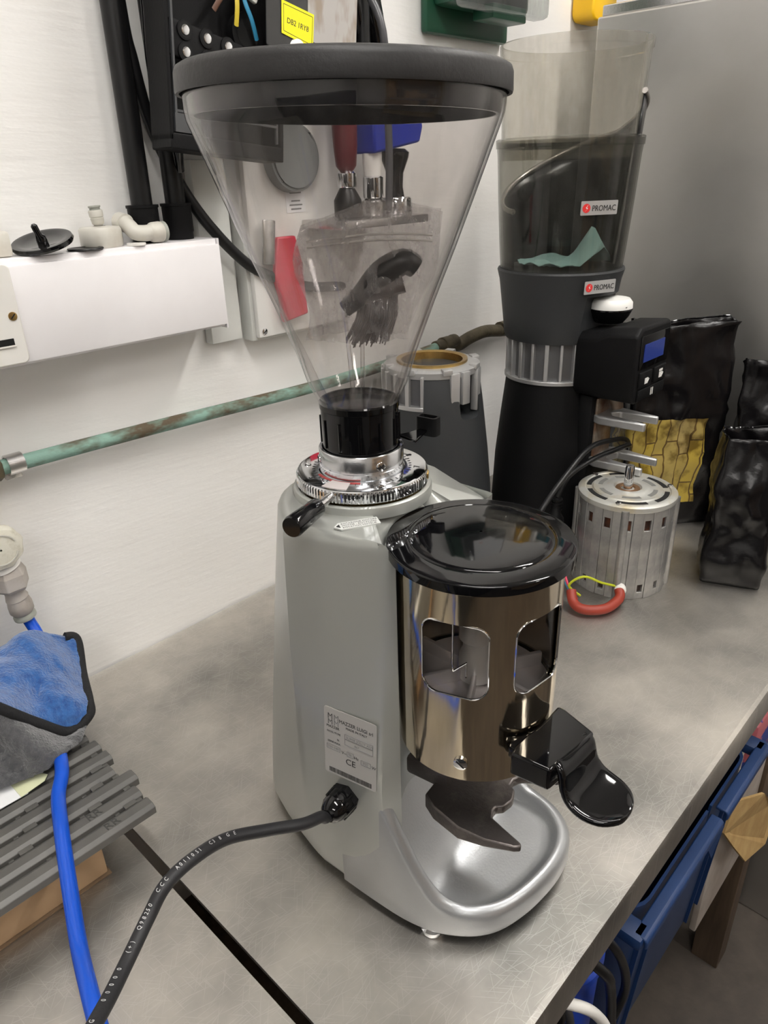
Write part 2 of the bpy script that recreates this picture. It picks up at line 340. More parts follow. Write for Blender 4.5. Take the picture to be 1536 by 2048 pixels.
for k in range(12):
    c = pal[k % 8]; yy = .575-k*.022
    t = thing('file_folder', '%s paper folder, %s from the teal folder on the steel cabinet' % (['mauve', 'plum', 'pale grey', 'black', 'beige', 'dusky red', 'off-white', 'dark grey'][k % 8], ['first', 'second', 'third', 'fourth', 'fifth', 'sixth', 'seventh', 'eighth', 'ninth', 'tenth', 'eleventh', 'twelfth'][k]), 'folder', (1.40, yy, .781), 0, 'folders on the cabinet')
    obj('sleeve', box(B(), (0, 0, .09), (.2, .016, .18-.01*(k % 3))), mat('folder_%d' % (k % 8), c, .6), t, smooth=False)
# yellow tool on the wall
t = thing('yellow_tool_case', 'yellow plastic tool case hung on the wall beside the steel cabinet', 'tool', (1.318, .745, .768))
bm = B(); prism(bm, rrect(.078, .20, .015, 5, 0, .10), -.02, .02, Matrix.Rotation(PI/2, 4, 'X')); obj('shell', bm, YELP, t, bev=.003)
obj('latch', box(B(), (.028, -.022, .012), (.02, .006, .022)), mat('dark_green_plastic', (.005, .05, .045), .4), t, bev=.001)

# ---------------------------------------------------------------- first-aid box (green case, clear lid)
t = thing('first_aid_box', 'green plastic case with clear lid and barcode label on the wall', 'case', (.985, WY, .735))
obj('backplate', box(B(), (.0, -.008, .10), (.19, .014, .23), bev=.006), GREEN, t)
obj('tray', box(B(), (.0, -.036, .115), (.17, .044, .20), bev=.008), GREEN, t)
obj('lower_latch', box(B(), (.015, -.055, .010), (.08, .035, .018), bev=.002), GREEN, t)
obj('clear_lid', box(B(), (.0, -.073, .115), (.185, .03, .215), bev=.007), LIDC, t)
lb = obj('label_card', box(B(), (.004, -.0895, .125), (.150, .001, .19)), PAPER, t, smooth=False, label='white printed card')
bm = B(); x = .030
for wd in (3, 1, 2, 1, 1, 3, 2, 1, 1, 2, 3, 1, 2, 2, 1):
    box(bm, (x+wd*.0008, -.0903, .048), (wd*.0012, .0004, .018)); x += wd*.0016+.0009
box(bm, (.055, -.0903, .0605), (.062, .0004, .0012)); box(bm, (.055, -.0903, .0385), (.062, .0004, .0012))
obj('barcode', bm, INK, lb, smooth=False)
text('barcode_digits', '1 5 06 2047', .008, frame((.032, -.0902, .030), (1, 0, 0), (0, 0, 1)), INK, lb)
text('printed_logo', 'R2', .014, frame((-.045, -.0902, .052), (1, 0, 0), (0, 0, 1)), mat('orange_ink', (.8, .25, .1), .6), lb)

# ---------------------------------------------------------------- cable trunking with socket plate
t = thing('cable_trunking', 'white plastic cable trunking boxed along the wall', 'trunking', (0, WY, .396))
obj('duct', box(B(), (-.06, -.028, .049), (1.09, .055, .094), bev=.0015), TRUNK, t)
obj('duct_cover', box(B(), (-.06, -.0575, .0475), (1.091, .005, .086), bev=.0015), TRUNK, t)
obj('end_cap', box(B(), (.4865, -.029, .048), (.002, .056, .096)), TRUNK, t)
t2 = thing('socket_plate', 'white socket faceplate with a brass screw on the trunking', 'socket', (.215, WY-.0605, .402))
obj('faceplate', prism(B(), rrect(.088, .088, .006, 4, 0, .044), 0, .007, Matrix.Rotation(PI/2, 4, 'X')), WPLAS, t2, bev=.0015)
screw('screw', (.037, -.0072, .043), (0, -1, 0), .0038, t2, BRASS, .001)
obj('socket_slot', box(B(), (.026, -.0071, .021), (.014, .002, .006)), DARK, t2, smooth=False)
obj('slot_rim', box(B(), (.026, -.0065, .0175), (.016, .004, .0014)), WPLAS, t2)

# plumbing fittings on the trunking
TZ = .4922
def pushfit(parent, p, ax, s=1.0, names=('sleeve', 'collet')):
    a = Vector(ax).normalized(); p = Vector(p)
    tube_ = lambda bm, l: tube(bm, [p+a*d*s for d, r in l], [r*s for d, r in l], 28)
    obj(names[0], tube_(B(), [(0, .006), (.004, .006), (.008, .0095), (.016, .0105), (.0165, .0098), (.0175, .0098), (.018, .0108), (.026, .0112), (.028, .010)]), OLDPL, parent)
    obj(names[1], tube_(B(), [(.028, .0082), (.031, .0082), (.032, .0095), (.034, .0095), (.0345, .006)]), mat('grey_collet', (.33, .34, .30), .5), parent)
t = thing('push_fitting', 'grey beige plastic tap adaptor standing on the trunking near the elbow fitting', 'pipe fitting', (.368, .738, TZ))
lathe_ = lambda prof, **k: lathe(B(), prof, **k)
obj('cap_nut', lathe_([(.001, 0), (.019, 0), (.0205, .002), (.0205, .016), (.019, .0185), (.006, .0195)], seg=36), OLDPL, t)
pushfit(t, (0, 0, .017), (-.08, 0, 1), .62)
t = thing('elbow_fitting', 'grey plastic push-fit elbow lying on the trunking by the black socket', 'pipe fitting', (.408, .724, TZ))
obj('elbow', tube(B(), [(-.012, .014, .020), (-.012, .006, .017), (-.010, .0, .012), (-.003, -.003, .0105), (.006, -.003, .0105)], .0078, 20, smooth=5), OLDPL, t)
obj('sleeve', tube(B(), [(.004, -.003, .0105), (.006, -.003, .0105), (.008, -.003, .0105), (.016, -.003, .0105), (.018, -.003, .0105)], [.0075, .0092, .0098, .0102, .0095], 28), OLDPL, t)
obj('collet', tube(B(), [(.018, -.003, .0105), (.0195, -.003, .0105), (.0215, -.003, .0105)], [.0088, .010, .010], 28), mat('grey_collet', (.33, .34, .30), .5), t)
obj('rear_sleeve', tube(B(), [(-.012, .012, .020), (-.012, .024, .0215)], .0092, 24), OLDPL, t)
t = thing('plastic_washer', 'small cream plastic washer flat on the trunking under the elbow fitting', 'washer', (.394, .718, TZ)); obj('disc', lathe_([(.004, 0), (.0095, 0), (.0095, .0022), (.004, .0022), (.004, 0)], seg=28), WPLAS, t)
t = thing('valve_fitting', 'pale plastic valve fitting standing on the trunking at the left edge of the photo', 'pipe fitting', (.262, .735, TZ))
obj('body', box(B(), (0, 0, .011), (.026, .024, .022), bev=.003), OLDPL, t); pushfit(t, (0, 0, .020), (.02, 0, 1), .72)
t = thing('rubber_grommet', 'black rubber diaphragm disc with a centre stalk lying tilted on the trunking', 'grommet', (.305, .728, TZ))
tilt = Matrix.Rotation(math.radians(-14), 4, 'Y') @ Matrix.Rotation(math.radians(9), 4, 'X')
bm = lathe(B(), [(.001, .0035), (.018, .003), (.022, .0045), (.0275, .0045), (.0285, .002), (.0275, 0), (.001, 0)], seg=48); bmesh.ops.transform(bm, matrix=Matrix.Translation((0, 0, .0078)) @ tilt, verts=bm.verts); obj('disc', bm, BLKG, t)
bm = tube(B(), [(0, 0, .003), (0, 0, .007), (-.001, 0, .009), (-.002, 0, .018), (-.002, 0, .0195)], [.005, .0045, .003, .003, .0018], 16); bmesh.ops.transform(bm, matrix=Matrix.Translation((0, 0, .0078)) @ tilt, verts=bm.verts); obj('stalk', bm, BLKG, t)
t = thing('rubber_disc', 'thin black rubber disc lying flat on the trunking by the stalked diaphragm', 'grommet', (.342, .722, TZ)); obj('disc', lathe_([(.001, 0), (.016, 0), (.017, .001), (.0165, .002), (.014, .0022), (.013, .0016), (.001, .0016)], seg=40), BLK, t)

# black waste pipes with sockets
for i, (x, lab) in enumerate(((.4205, 'black plastic pipe running up the wall, left of the pair'), (.4605, 'black plastic pipe running up the wall, right of the pair'))):
    t = thing('black_pipe', lab, 'pipe', (x, .742, TZ), 0, 'black pipes on the wall')
    obj('pipe', cyl(B(), (0, 0, .025), (.004, 0, .50), .0108, seg=32), BLK, t)
    obj('socket', lathe(B(), [(.0145, 0), (.0145, .006), (.0155, .008), (.0155, .033), (.0165, .0335), (.0165, .036), (.0112, .036), (.0112, .03)], seg=36, cap0=True), BLKM, t)

# copper pipe with clips
t = thing('copper_pipe', 'thin green verdigris copper pipe running along the wall above the worktop', 'pipe', (0, .745, .29))
obj('pipe', tube(B(), [(-.75, 0, .010), (0, 0, .008), (.25, 0, .006), (.45, 0, .002), (.64, 0, -.003), (.80, 0, -.001), (.925, 0, .004)], .0078, 20, smooth=4), PIPE, t)
obj('elbow', tube(B(), [(.90, 0, .003), (.93, 0, .004), (.95, .002, .006), (.965, .006, -.005), (1.0, .006, .002), (1.04, .003, .006), (1.09, 0, .0), (1.14, 0, 0)], .0105, 18, smooth=4), PIPED, t)
for x in (.925, 1.085): obj('solder_collar', tube(B(), [(x-.008, 0, .004), (x+.008, 0, .004)], .0125, 20), PIPED, t)
t = thing('pipe_clip', 'grey metal saddle clip holding the copper pipe at the left edge', 'pipe clip', (.236, .745, .297))
bm = B(); sector(bm, .0085, .0105, -.008, .008, -260, 80, 18); bmesh.ops.transform(bm, matrix=Matrix.Rotation(PI/2, 4, 'Y'), verts=bm.verts); obj('strap', bm, CHRR, t)
obj('foot', box(B(), (0, .0125, -.012), (.016, .006, .014), bev=.001), CHRR, t)
t = thing('pipe_end_fitting', 'brown tarnished compression nut on the copper pipe beside the saddle clip', 'pipe fitting', (.210, .745, .298))
bm = B(); lathe(bm, [(.011, -.012), (.015, -.010), (.015, .010), (.011, .012)], seg=6, cap0=True, cap1=True); bmesh.ops.transform(bm, matrix=Matrix.Rotation(PI/2, 4, 'Y'), verts=bm.verts); obj('nut', bm, PIPED, t, smooth=False)

# water valve with blue hose
t = thing('water_valve', 'white plastic water tap valve on the wall feeding the blue hose', 'valve', (.198, .730, .150))
obj('wall_mount', cyl(B(), (-.01, .035, .075), (-.01, 0, .075), .012), OLDPL, t)
bm = B(); lathe(bm, [(.001, -.008), (.019, -.008), (.0225, -.005), (.0235, .004), (.021, .008), (.016, .0095), (.001, .0095)], seg=40, mod=lambda a, r, z: 1+.03*math.sin(a*9) if r > .018 else 1); bmesh.ops.transform(bm, matrix=Matrix.Translation((-.006, -.012, .078)) @ Matrix.Rotation(PI/2, 4, 'X'), verts=bm.verts); hn = obj('round_handle', bm, mat('stained_white_plastic', (.66, .64, .55), .5, col2=(.42, .38, .27), vscale=60, ramp=(.5, .8)), t)
bm = B(); sector(bm, .0150, .0162, 0, .0008, 20, 160, 14); sector(bm, .0150, .0162, 0, .0008, 200, 340, 14); bmesh.ops.transform(bm, matrix=frame((-.006, -.0218, .078), (1, 0, 0), (0, 0, 1)), verts=bm.verts); obj('raised_rim', bm, OLDPL, hn)
obj('collar', tube(B(), [(-.003, 0, .062), (-.002, 0, .054), (-.001, 0, .050)], [.013, .015, .016], 32), WPLAS, t)
bm = B(); lathe(bm, [(.016, .024), (.0185, .028), (.0185, .042), (.015, .05)], c=(0, 0, 0), seg=6, cap0=True, cap1=True); obj('hex_nut', bm, mat('grey_nylon', (.45, .42, .39), .55, col2=(.36, .32, .28), vscale=40), t, smooth=False, bev=.001)
obj('push_sleeve', tube(B(), [(0, 0, .028), (.001, 0, .018), (.002, 0, .012), (.0022, 0, .011), (.003, 0, .004), (.0035, 0, -.004), (.004, 0, -.007)], [.010, .0095, .0115, .0108, .0122, .0122, .010], 32), mat('grey_nylon', (.45, .42, .39), .55), t)
obj('collet', tube(B(), [(.004, 0, -.007), (.0045, 0, -.010), (.005, 0, -.013)], [.0098, .0115, .0115], 28), mat('grey_collet', (.33, .34, .30), .5), t)
hose = [(.202, .730, .142), (.205, .728, .130), (.206, .715, .112), (.197, .690, .085), (.178, .644, .0705), (.152, .565, .0725), (.135, .536, .0695), (.121, .500, .0690), (.108, .466, .060), (.088, .41, .048), (.076, .366, .055), (.068, .334, .058), (.06, .302, .056), (.045, .25, .046), (.03, .20, .02), (.0, .165, .0066), (-.05, .175, .0066), (-.3, .22, .0066), (-.5, .22, .0066)]
tag(obj('blue_hose', tube(B(), hose, .0061, 18, smooth=8), BLUEH), 'bright blue plastic water hose running from the valve under the towel', 'hose')

# ---------------------------------------------------------------- cardboard, mat, paper, towel
t = thing('cardboard_box', 'flat brown corrugated cardboard box under the grey plastic mat', 'box', (-.10, .642, 0))
obj('box_face', box(B(), (0, 0, .024), (.49, .30, .044), bev=.0015), CARD, t)
obj('corrugated_edge', box(B(), (.0, 0, .0008), (.494, .304, .0014)), CARDE, t, smooth=False)
obj('lid_flap', box(B(), (0, 0, .0465), (.493, .303, .0015)), CARD, t, smooth=False)
# mat of slats: rows along x, pitch .0185
mt = thing('duckboard_mat', 'dark grey slotted plastic mat of interlocking slats on the cardboard box', 'mat', (0, .480, .0476))
pitch = .0205; rows = 9
def wav(y): return .0012*math.cos(2*PI*y/pitch)
for r in range(rows):
    y = r*pitch; x1 = .190-(r % 2)*.004+.0035*(r % 3); x0 = -.28
    bm = B(); hw = pitch*.40
    loft(bm, [[(x, y-hw, .004), (x, y-hw, .011), (x, y-hw*.5, .0135), (x, y+hw*.5, .0135), (x, y+hw, .011), (x, y+hw, .004)] for x in (x0, x1)])
    obj('slat', bm, MATG, mt, smooth=False, bev=.0006)
bm = B()
for r in range(rows-1):
    y = (r+.5)*pitch; off = .022 if r % 3 == 1 else (.010 if r % 3 else 0)
    x = .176-off
    while x > -.28:
        box(bm, (x, y, .0085), (.011, pitch*.26, .0075)); box(bm, (x-.012, y, .0065), (.004, pitch*.26, .004)); x -= .060
    box(bm, (.184, y, .0070), (.006, pitch*.26, .006))
o = obj('slat_bridges', bm, MATG, mt, smooth=False); o['kind'] = 'stuff'
bm = B()
for k in range(7): box(bm, (.165-k*.07, .082, .002), (.008, .170, .004))
obj('underside_rails', bm, MATG, mt, smooth=False)
for x, y in ((.148, 0*pitch), (.142, 1*pitch)):
    text('moulded_mark', 'RR', .011, frame((x, y-.003, .0136), (1, .05, 0), (0, 1, 0)), mat('mark_grey', (.05, .05, .047), .5), mt, .0003)
p = thing('paper_sheet', 'sheet of white paper on the slotted mat under the towel', 'paper', (.055, .612, .0618), math.radians(-4))
bm = B(); prism(bm, [(-.19, -.055), (.068, -.040), (.094, .0), (.09, .06), (-.19, .06)], 0, .0005); obj('sheet', bm, PAPER, p, smooth=False)
bm = B(); prism(bm, [(.062, -.041), (.084, -.036), (.089, -.030), (.083, -.02), (.075, .02), (.056, .02)], .0006, .001); obj('tape_strip', bm, TAPE, p, smooth=False, label='torn cream masking tape')

# towel: two folded flaps built over a cushion of folds
tw = thing('microfibre_towel', 'folded microfibre towel, blue inside and grey outside with black binding', 'towel', (0, 0, 0))
def patch(name, cols, m, k1, k2, amp, sc1, parent, solid=.004):
    """cols: rows of control points (list of rows, each a list of Vectors) -> smooth surface with fold noise"""
    rows_ = [spline([Vector(p) for p in r], k1) for r in cols]; n = len(rows_[0])
    cs = [spline([rows_[i][j] for i in range(len(rows_))], k2) for j in range(n)]
    bm = B(); grid = []
    for col in cs:
        grid.append([])
        for q in col:
            f = nz(q, sc1)*amp+nz(q, sc1*2.7, 5)*amp*.35+nz(q, 330, 3)*.0009; grid[-1].append(bm.verts.new(q+Vector((-.45, -.45, .75))*f))
    for a, b in zip(grid, grid[1:]):
        for i in range(len(a)-1): bm.faces.new((a[i], a[i+1], b[i+1], b[i]))
    return obj(name, bm, m, parent, solid=solid, ang=180)
blue = [[(.134, .700, .128), (.164, .700, .131), (.194, .702, .134), (.217, .700, .119), (.236, .696, .105)],
        [(.125, .665, .137), (.151, .662, .133), (.178, .660, .126), (.202, .662, .108), (.222, .663, .086)],
        [(.112, .625, .140), (.136, .622, .128), (.160, .630, .112), (.184, .622, .098), (.207, .620, .083)],
        [(.110, .608, .155), (.129, .608, .129), (.154, .606, .097), (.176, .602, .075), (.199, .606, .077)]]
grey = [[(.110, .607, .152), (.129, .607, .126), (.154, .605, .094), (.176, .601, .072), (.197, .605, .074)],
        [(.112, .605, .108), (.126, .596, .100), (.141, .580, .092), (.157, .575, .082), (.182, .587, .072)],
        [(.103, .600, .085), (.118, .592, .080), (.136, .580, .078), (.151, .575, .076), (.180, .590, .070)],
        [(.096, .590, .0665), (.113, .583, .0665), (.131, .580, .0665), (.146, .578, .0665), (.177, .600, .0665)]]
patch('blue_face', blue, TOWB, 14, 16, .010, 28, tw)
patch('grey_face', grey, TOWG, 14, 16, .008, 40, tw)
b1 = [Vector(blue[i][-1]) for i in range(4)]; b2 = [Vector(q)+Vector((0, -.002, 0)) for q in blue[3][::-1]]
obj('binding', tube(B(), [Vector((.226, .700, .112))]+b1+b2[1:], .0052, 14, smooth=8), BIND, tw)
bm = B(); rr0 = [Vector(q) for q in blue[0]]
loft(bm, [[q+Vector((0, .0, 0)) for q in rr0], [q+Vector((0, .012, -.030)) for q in rr0], [Vector((q.x, .725, .068)) for q in rr0]], False, False, closed=False); obj('back_fold', bm, TOWB, tw, solid=.004, ang=180)
bm = B(); loft(bm, [[Vector(r[0]) for r in blue], [Vector((.085, y, .110)) for y in (.700, .665, .625, .608)], [Vector((.03, y, .09)) for y in (.700, .665, .625, .600)], [Vector((-.02, y, .0665)) for y in (.700, .665, .625, .590)]], False, False, closed=False); obj('side_fold', bm, TOWB, tw, solid=.004, sub=2, ang=180)
bm = B(); loft(bm, [[Vector(r[0]) for r in grey], [Vector((.085, .600, .108)), Vector((.08, .592, .095)), Vector((.07, .585, .08)), Vector((.06, .578, .0665))], [Vector((-.02, .59, .067)), Vector((-.02, .585, .067)), Vector((-.02, .58, .067)), Vector((-.02, .575, .0665))]], False, False, closed=False); obj('side_fold', bm, TOWG, tw, solid=.004, sub=2, ang=180)
t = thing('black_appliance', 'rounded glossy black plastic housing behind the towel at the left edge', 'appliance', (.135, .737, 0))
obj('housing', lathe(B(), [(.03, 0), (.032, .002), (.032, .125), (.030, .14), (.024, .15), (.001, .155)], seg=40, cap0=True), BLKG, t)
obj('rim', lathe(B(), [(.0325, .128), (.034, .131), (.034, .136), (.031, .140)], seg=40), BLKM, t)

# ---------------------------------------------------------------- wall enclosures behind the hopper
t = thing('terminal_enclosure', 'open black plastic electrical enclosure with wires, terminal block on the wall', 'electrical enclosure', (.489, .706, .578))
t.rotation_euler = (0, math.radians(6), 0); t.scale = (1, .35, 1)
obj('mounting_bracket', box(B(), (.01, .085, .25), (.05, .172, .06)), CHRR, t)
Y0 = -.098
bm = B(); W2, H2, TK = .066, .40, .004
# back + four sides
box(bm, (0, -.004, H2/2), (2*W2, .006, H2)); box(bm, (-W2, Y0/2, H2/2), (TK, -Y0, H2)); box(bm, (W2, Y0/2, H2/2), (TK, -Y0, H2)); box(bm, (0, Y0/2, .0), (2*W2+TK, -Y0, .014)); box(bm, (0, Y0/2, H2), (2*W2+TK, -Y0, TK))
obj('shell', bm, BLKM, t, bev=.0015)
bm = B()
for s in (-1, 1): box(bm, (s*(W2-.006), Y0+.006, H2/2), (.0022, .008, H2-.02))
box(bm, (0, Y0+.006, .026), (2*W2-.014, .008, .0022)); box(bm, (-W2+.018, Y0+.015, .016), (.028, .03, .016))
obj('inner_seal_rib', bm, mat('mid_grey_plastic', (.06, .062, .065), .4), t)
obj('knockout_ring', tube(B(), [(.038, -.020, .108), (.038, -.045, .108)], [.019, .019], 28), BLKM, t); obj('knockout_hole', tube(B(), [(.038, -.0452, .108), (.038, -.0455, .108)], [.013, .013], 28), DARK, t)
for x, z in ((-.054, .014), (-.05, .30)): obj('corner_boss', cyl(B(), (x, Y0+.002, z), (x, -.01, z), .006), BLKM, t)
# terminal block (tilted)
tb = bpy.data.objects.new('terminal_block', None); C.objects.link(tb); tb.parent = t; tb.location = (-.020, -.082, .083); tb.rotation_euler = (0, math.radians(6), 0)
obj('block_body', box(B(), (0, .012, 0), (.084, .022, .030), bev=.003), BLKM, tb)
for i in range(3):
    for j in range(2):
        x = -.025+i*.0240+(.002 if j else 0); z = .0085-j*.0175
        obj('screw_well', tube(B(), [(x, .004, z), (x, -.003, z)], .0082, 24), BLKM, tb)
        obj('well_floor', tube(B(), [(x, -.0032, z), (x, -.0034, z)], .0066, 24), DARK, tb)
        sc_ = obj('terminal_screw', tube(B(), [(x, -.0035, z), (x, -.0048, z), (x, -.0055, z)], [.0042, .0042, .003], 18), CHR, tb)
for nm, m_, pts in (('brown_wire', BRNW, [(-.008, -.07, .118), (.0, -.075, .130), (.012, -.07, .142), (.020, -.06, .170)]), ('yellow_wire', YELW, [(.017, -.072, .110), (.017, -.078, .125), (.018, -.072, .142), (.020, -.06, .175)]), ('blue_wire', CYANW, [(.042, -.07, .103), (.034, -.078, .118), (.026, -.074, .135), (.022, -.06, .168)])):
    obj(nm, tube(B(), pts, .0027, 10, smooth=5), m_, t)
obj('cable_tie_mount', box(B(), (.034, -.078, .139), (.015, .014, .011), ry(.4), bev=.002), mat('translucent_nylon', (.62, .62, .58), .4), t)
obj('cable_tie', tube(B(), [(.008, -.072, .143), (.018, -.081, .144), (.030, -.080, .142)], .0024, 8, smooth=4), mat('translucent_nylon', (.62, .62, .58), .4), t)
# hinged cover flap with yellow sticker
fl = obj('hinged_cover', box(B(), (.054, Y0-.012, .245), (.124, .006, .30), bev=.002), mat('smoked_grey_plastic', (.045, .045, .045), .3), t)
obj('clear_window', prism(B(), rrect(.070, .30, .010, 5, .089, .258), 0, .002, frame((-.009, Y0-.0152, 0), (1, 0, 0), (0, 0, 1))), mat('grubby_window', (.30, .25, .20), .25, col2=(.42, .40, .38), vscale=20, stretch=(1, 1, .4), ramp=(.4, .5)), fl)
st = obj('yellow_sticker', prism(B(), [(.022, .1085), (.064, .102), (.065, .1325), (.022, .137)], 0, .0006, frame((-.012+.0, Y0-.0175, 0), (1, 0, 0), (0, 0, 1))), YEL, fl, smooth=False, label='yellow printed sticker')
text('sticker_code', 'DB2 1RY8', .0068, frame((.0165, Y0-.0183, .1185), (1, 0, -.10), (0, 0, 1)), INK, st, sx=1.0)
bm = B(); 
for a, b_ in (((.0245, .111), (.062, .105)), ((.062, .105), (.063, .130)), ((.063, .130), (.0245, .134)), ((.0245, .134), (.0245, .111))): tube(bm, [(a[0]-.012, Y0-.0182, a[1]), (b_[0]-.012, Y0-.0182, b_[1])], .0003, 4)
obj('sticker_border', bm, INK, st, smooth=False)
fl.location = (.051, 0, .002)
obj('cover_knob', tube(B(), [(.032, Y0-.015, .097), (.032, Y0-.019, .097), (.032, Y0-.024, .097)], [.011, .010, .007], 28), WPLAS, fl)
# cables on the wall by the enclosure
tag(obj('black_cable', tube(B(), [(.43, .742, 1.0), (.431, .744, .72), (.436, .744, .655), (.450, .75, .60), (.470, .745, .548), (.498, .738, .502), (.541, .734, .458), (.584, .730, .436), (.63, .730, .422), (.68, .735, .416), (.702, .745, .414), (.708, .762, .414)], .0062, 16, smooth=8), BLK), 'thick black cable curving down the wall behind the hopper', 'cable')
tag(obj('black_cable', tube(B(), [(.444, .722, .90), (.445, .720, .75), (.444, .7165, .704), (.440, .716, .651), (.447, .716, .614), (.458, .722, .585), (.466, .735, .56)], .0058, 14, smooth=8), BLKG), 'shiny black cable squeezed between the black pipes and the open enclosure', 'cable')
t = thing('junction_box', 'white metal junction box on the wall with corner screws and grey round vent', 'electrical enclosure', (.627, WY, .365))
obj('back_box', box(B(), (0, -.012, .135), (.165, .022, .27), bev=.003), WALLD, t)
obj('cover_plate', box(B(), (0, -.027, .135), (.156, .009, .262), bev=.003), WHITE, t)
for x in (-.070, .070):
    for z in (.012, .258): screw('screw', (x, -.0315, z), (0, -1, 0), .0038, t, CHR, .0015)
vr = obj('vent_ring', tube(B(), [(-.011, -.031, .205), (-.011, -.045, .205), (-.011, -.047, .205), (-.011, -.043, .205)], [.038, .0365, .033, .030], 44, caps=False), mat('grey_vent', (.17, .18, .18), .4), t)
obj('vent_disc', tube(B(), [(-.011, -.031, .205), (-.011, -.038, .205), (-.011, -.040, .205)], [.031, .026, .019], 44), mat('grey_vent2', (.04, .045, .045), .35), vr)
for k in range(20):
    a = 2*PI*k/20; obj('vent_fin', box(B(), (-.011+.027*math.cos(a), -.040, .205+.027*math.sin(a)), (.009, .004, .0025), ry(-a)), mat('grey_vent', (.17, .18, .18), .4), vr, smooth=False)
pl_ = obj('rating_label', box(B(), (-.005, -.0319, .158), (.030, .0006, .026)), PAPER, t, smooth=False, label='small white printed label')
bm = B(); 
for k, ww in enumerate((.018, .0, .014, .020, .016)):
    if ww: box(bm, (-.005, -.0324, .167-k*.0045), (ww, .0003, .0016))
obj('label_print', bm, GREYINK, pl_, smooth=False)
t = thing('vertical_conduit', 'grey white boxed conduit on the wall between trunking and junction box', 'trunking', (.513, WY, .375)); obj('conduit', box(B(), (0, -.008, .095), (.044, .015, .20), bev=.002), WALLD, t)

# rack with handled tools behind the hopper
rk = thing('tool_rack', 'black tool rack shelf on the wall behind the hopper', 'rack', (.705, WY, .49))
obj('backboard', box(B(), (-.045, -.012, .10), (.055, .024, .23), bev=.003), BLKM, rk)
obj('shelf_plate', box(B(), (0, -.06, .006), (.15, .10, .010), bev=.002), CHRR, rk)
t = thing('red_handled_tamper', 'tamper with dark red handle and steel neck standing on the tool rack', 'tamper', (.676, .70, .5015))
obj('handle', lathe(B(), [(.001, .052), (.008, .052), (.0125, .058), (.0145, .08), (.0155, .11), (.014, .13), (.001, .134)], seg=32), BURG, t); obj('neck', lathe(B(), [(.011, .034), (.012, .036), (.012, .050), (.009, .053)], seg=32, cap0=True, cap1=True), CHR, t); obj('foot', lathe(B(), [(.016, 0), (.017, .002), (.017, .02), (.009, .034)], seg=32, cap0=True), BLK, t)
t = thing('white_handled_tamper', 'pale handled tamper with chrome collar between red and black handles on the rack', 'tamper', (.7215, .70, .5015))
obj('handle', lathe(B(), [(.001, .045), (.010, .045), (.012, .06), (.0125, .10), (.010, .12), (.001, .123)], seg=32), WPLAS, t); obj('collar', lathe(B(), [(.012, .02), (.013, .022), (.013, .044), (.01, .046)], seg=32, cap0=True, cap1=True), CHR, t); obj('foot', lathe(B(), [(.015, 0), (.016, .002), (.016, .016), (.01, .02)], seg=32, cap0=True, cap1=True), CHRR, t)
t = thing('black_handled_tamper', 'tamper with waisted black handle and steel base at the right of the rack', 'tamper', (.763, .70, .5015))
obj('base', lathe(B(), [(.021, 0), (.0215, .001), (.0215, .018), (.020, .020)], seg=40, cap0=True, cap1=True), CHR, t); obj('handle', lathe(B(), [(.012, .02), (.010, .032), (.011, .048), (.018, .066), (.019, .072), (.014, .076), (.001, .077)], seg=40), BLKG, t)
t = thing('blue_brush', 'brush with a wedge shaped blue plastic head resting on the black tamper handle', 'brush', (.752, .700, .5795))
bm = B(); prism(bm, [(-.045, -.018), (.040, -.012), (.048, .006), (.040, .026), (-.044, .024)], -.018, .018, Matrix.Rotation(PI/2, 4, 'X')); bmesh.ops.transform(bm, matrix=Matrix.Translation((0, 0, .014)) @ Matrix.Rotation(-.08, 4, 'Y'), verts=bm.verts); obj('brush_head', bm, BLUEP, t, bev=.003)
obj('brush_handle', tube(B(), [(-.035, 0, .020), (-.040, 0, .06), (-.040, 0, .16)], .009, 16, smooth=4), BLK, t)
t = thing('hanging_lead', 'thin dark grey lead hanging down in front of the tamper handles', 'cable', (.690, .660, .505)); obj('lead', tube(B(), [(.006, .045, .26), (.010, 0, .20), (.018, 0, .13), (.020, 0, .07), (.018, 0, .02), (.016, 0, .003)], .0045, 12, smooth=6), mat('dark_grey_lead', (.06, .06, .065), .35), t)
t = thing('red_scraper', 'red handled scraper with grey blade leaning against the junction box', 'scraper', (.590, .727, .385))
bm = B(); prism(bm, [(-.010, 0), (.030, .006), (.026, .07), (.018, .10), (-.010, .10), (-.018, .055), (-.012, .03)], -.004, .004, Matrix.Rotation(PI/2, 4, 'X')); obj('handle', bm, RED, t, bev=.002)
obj('blade', box(B(), (-.021, 0, .095), (.018, .004, .05), ry(.12), bev=.0015), CHRR, t)
for i, (x, z, r_, lab) in enumerate(((.700, .68, .0125, 'curved glossy black hose nearest the yellow sticker above the hopper'), (.725, .69, .013, 'curved black portafilter handle at the right above the hopper lid'))):
    t = thing('hanging_portafilter', lab, 'portafilter', (x, WY, z))
    obj('handle', tube(B(), [(-.01+i*.006, -.03, .14), (-.004+i*.004, -.055, .08), (.012, -.06, .02), (.024+i*.008, -.055, -.04), (.03+i*.01, -.05, -.075)], [r_*.8, r_, r_*1.1, r_, r_*.7], 20, smooth=6), BLKG, t)
    obj('hook', tube(B(), [(-.01+i*.006, -.001, .14), (-.01+i*.006, -.03, .14)], .004, 10), CHRR, t)

# ================================================================ MAIN GRINDER
G = thing('coffee_grinder', 'silver coffee grinder with tall clear cone hopper, chrome doser and power cable', 'coffee grinder', (.347, .357, 0), math.radians(9))
DC = (0, -.097)
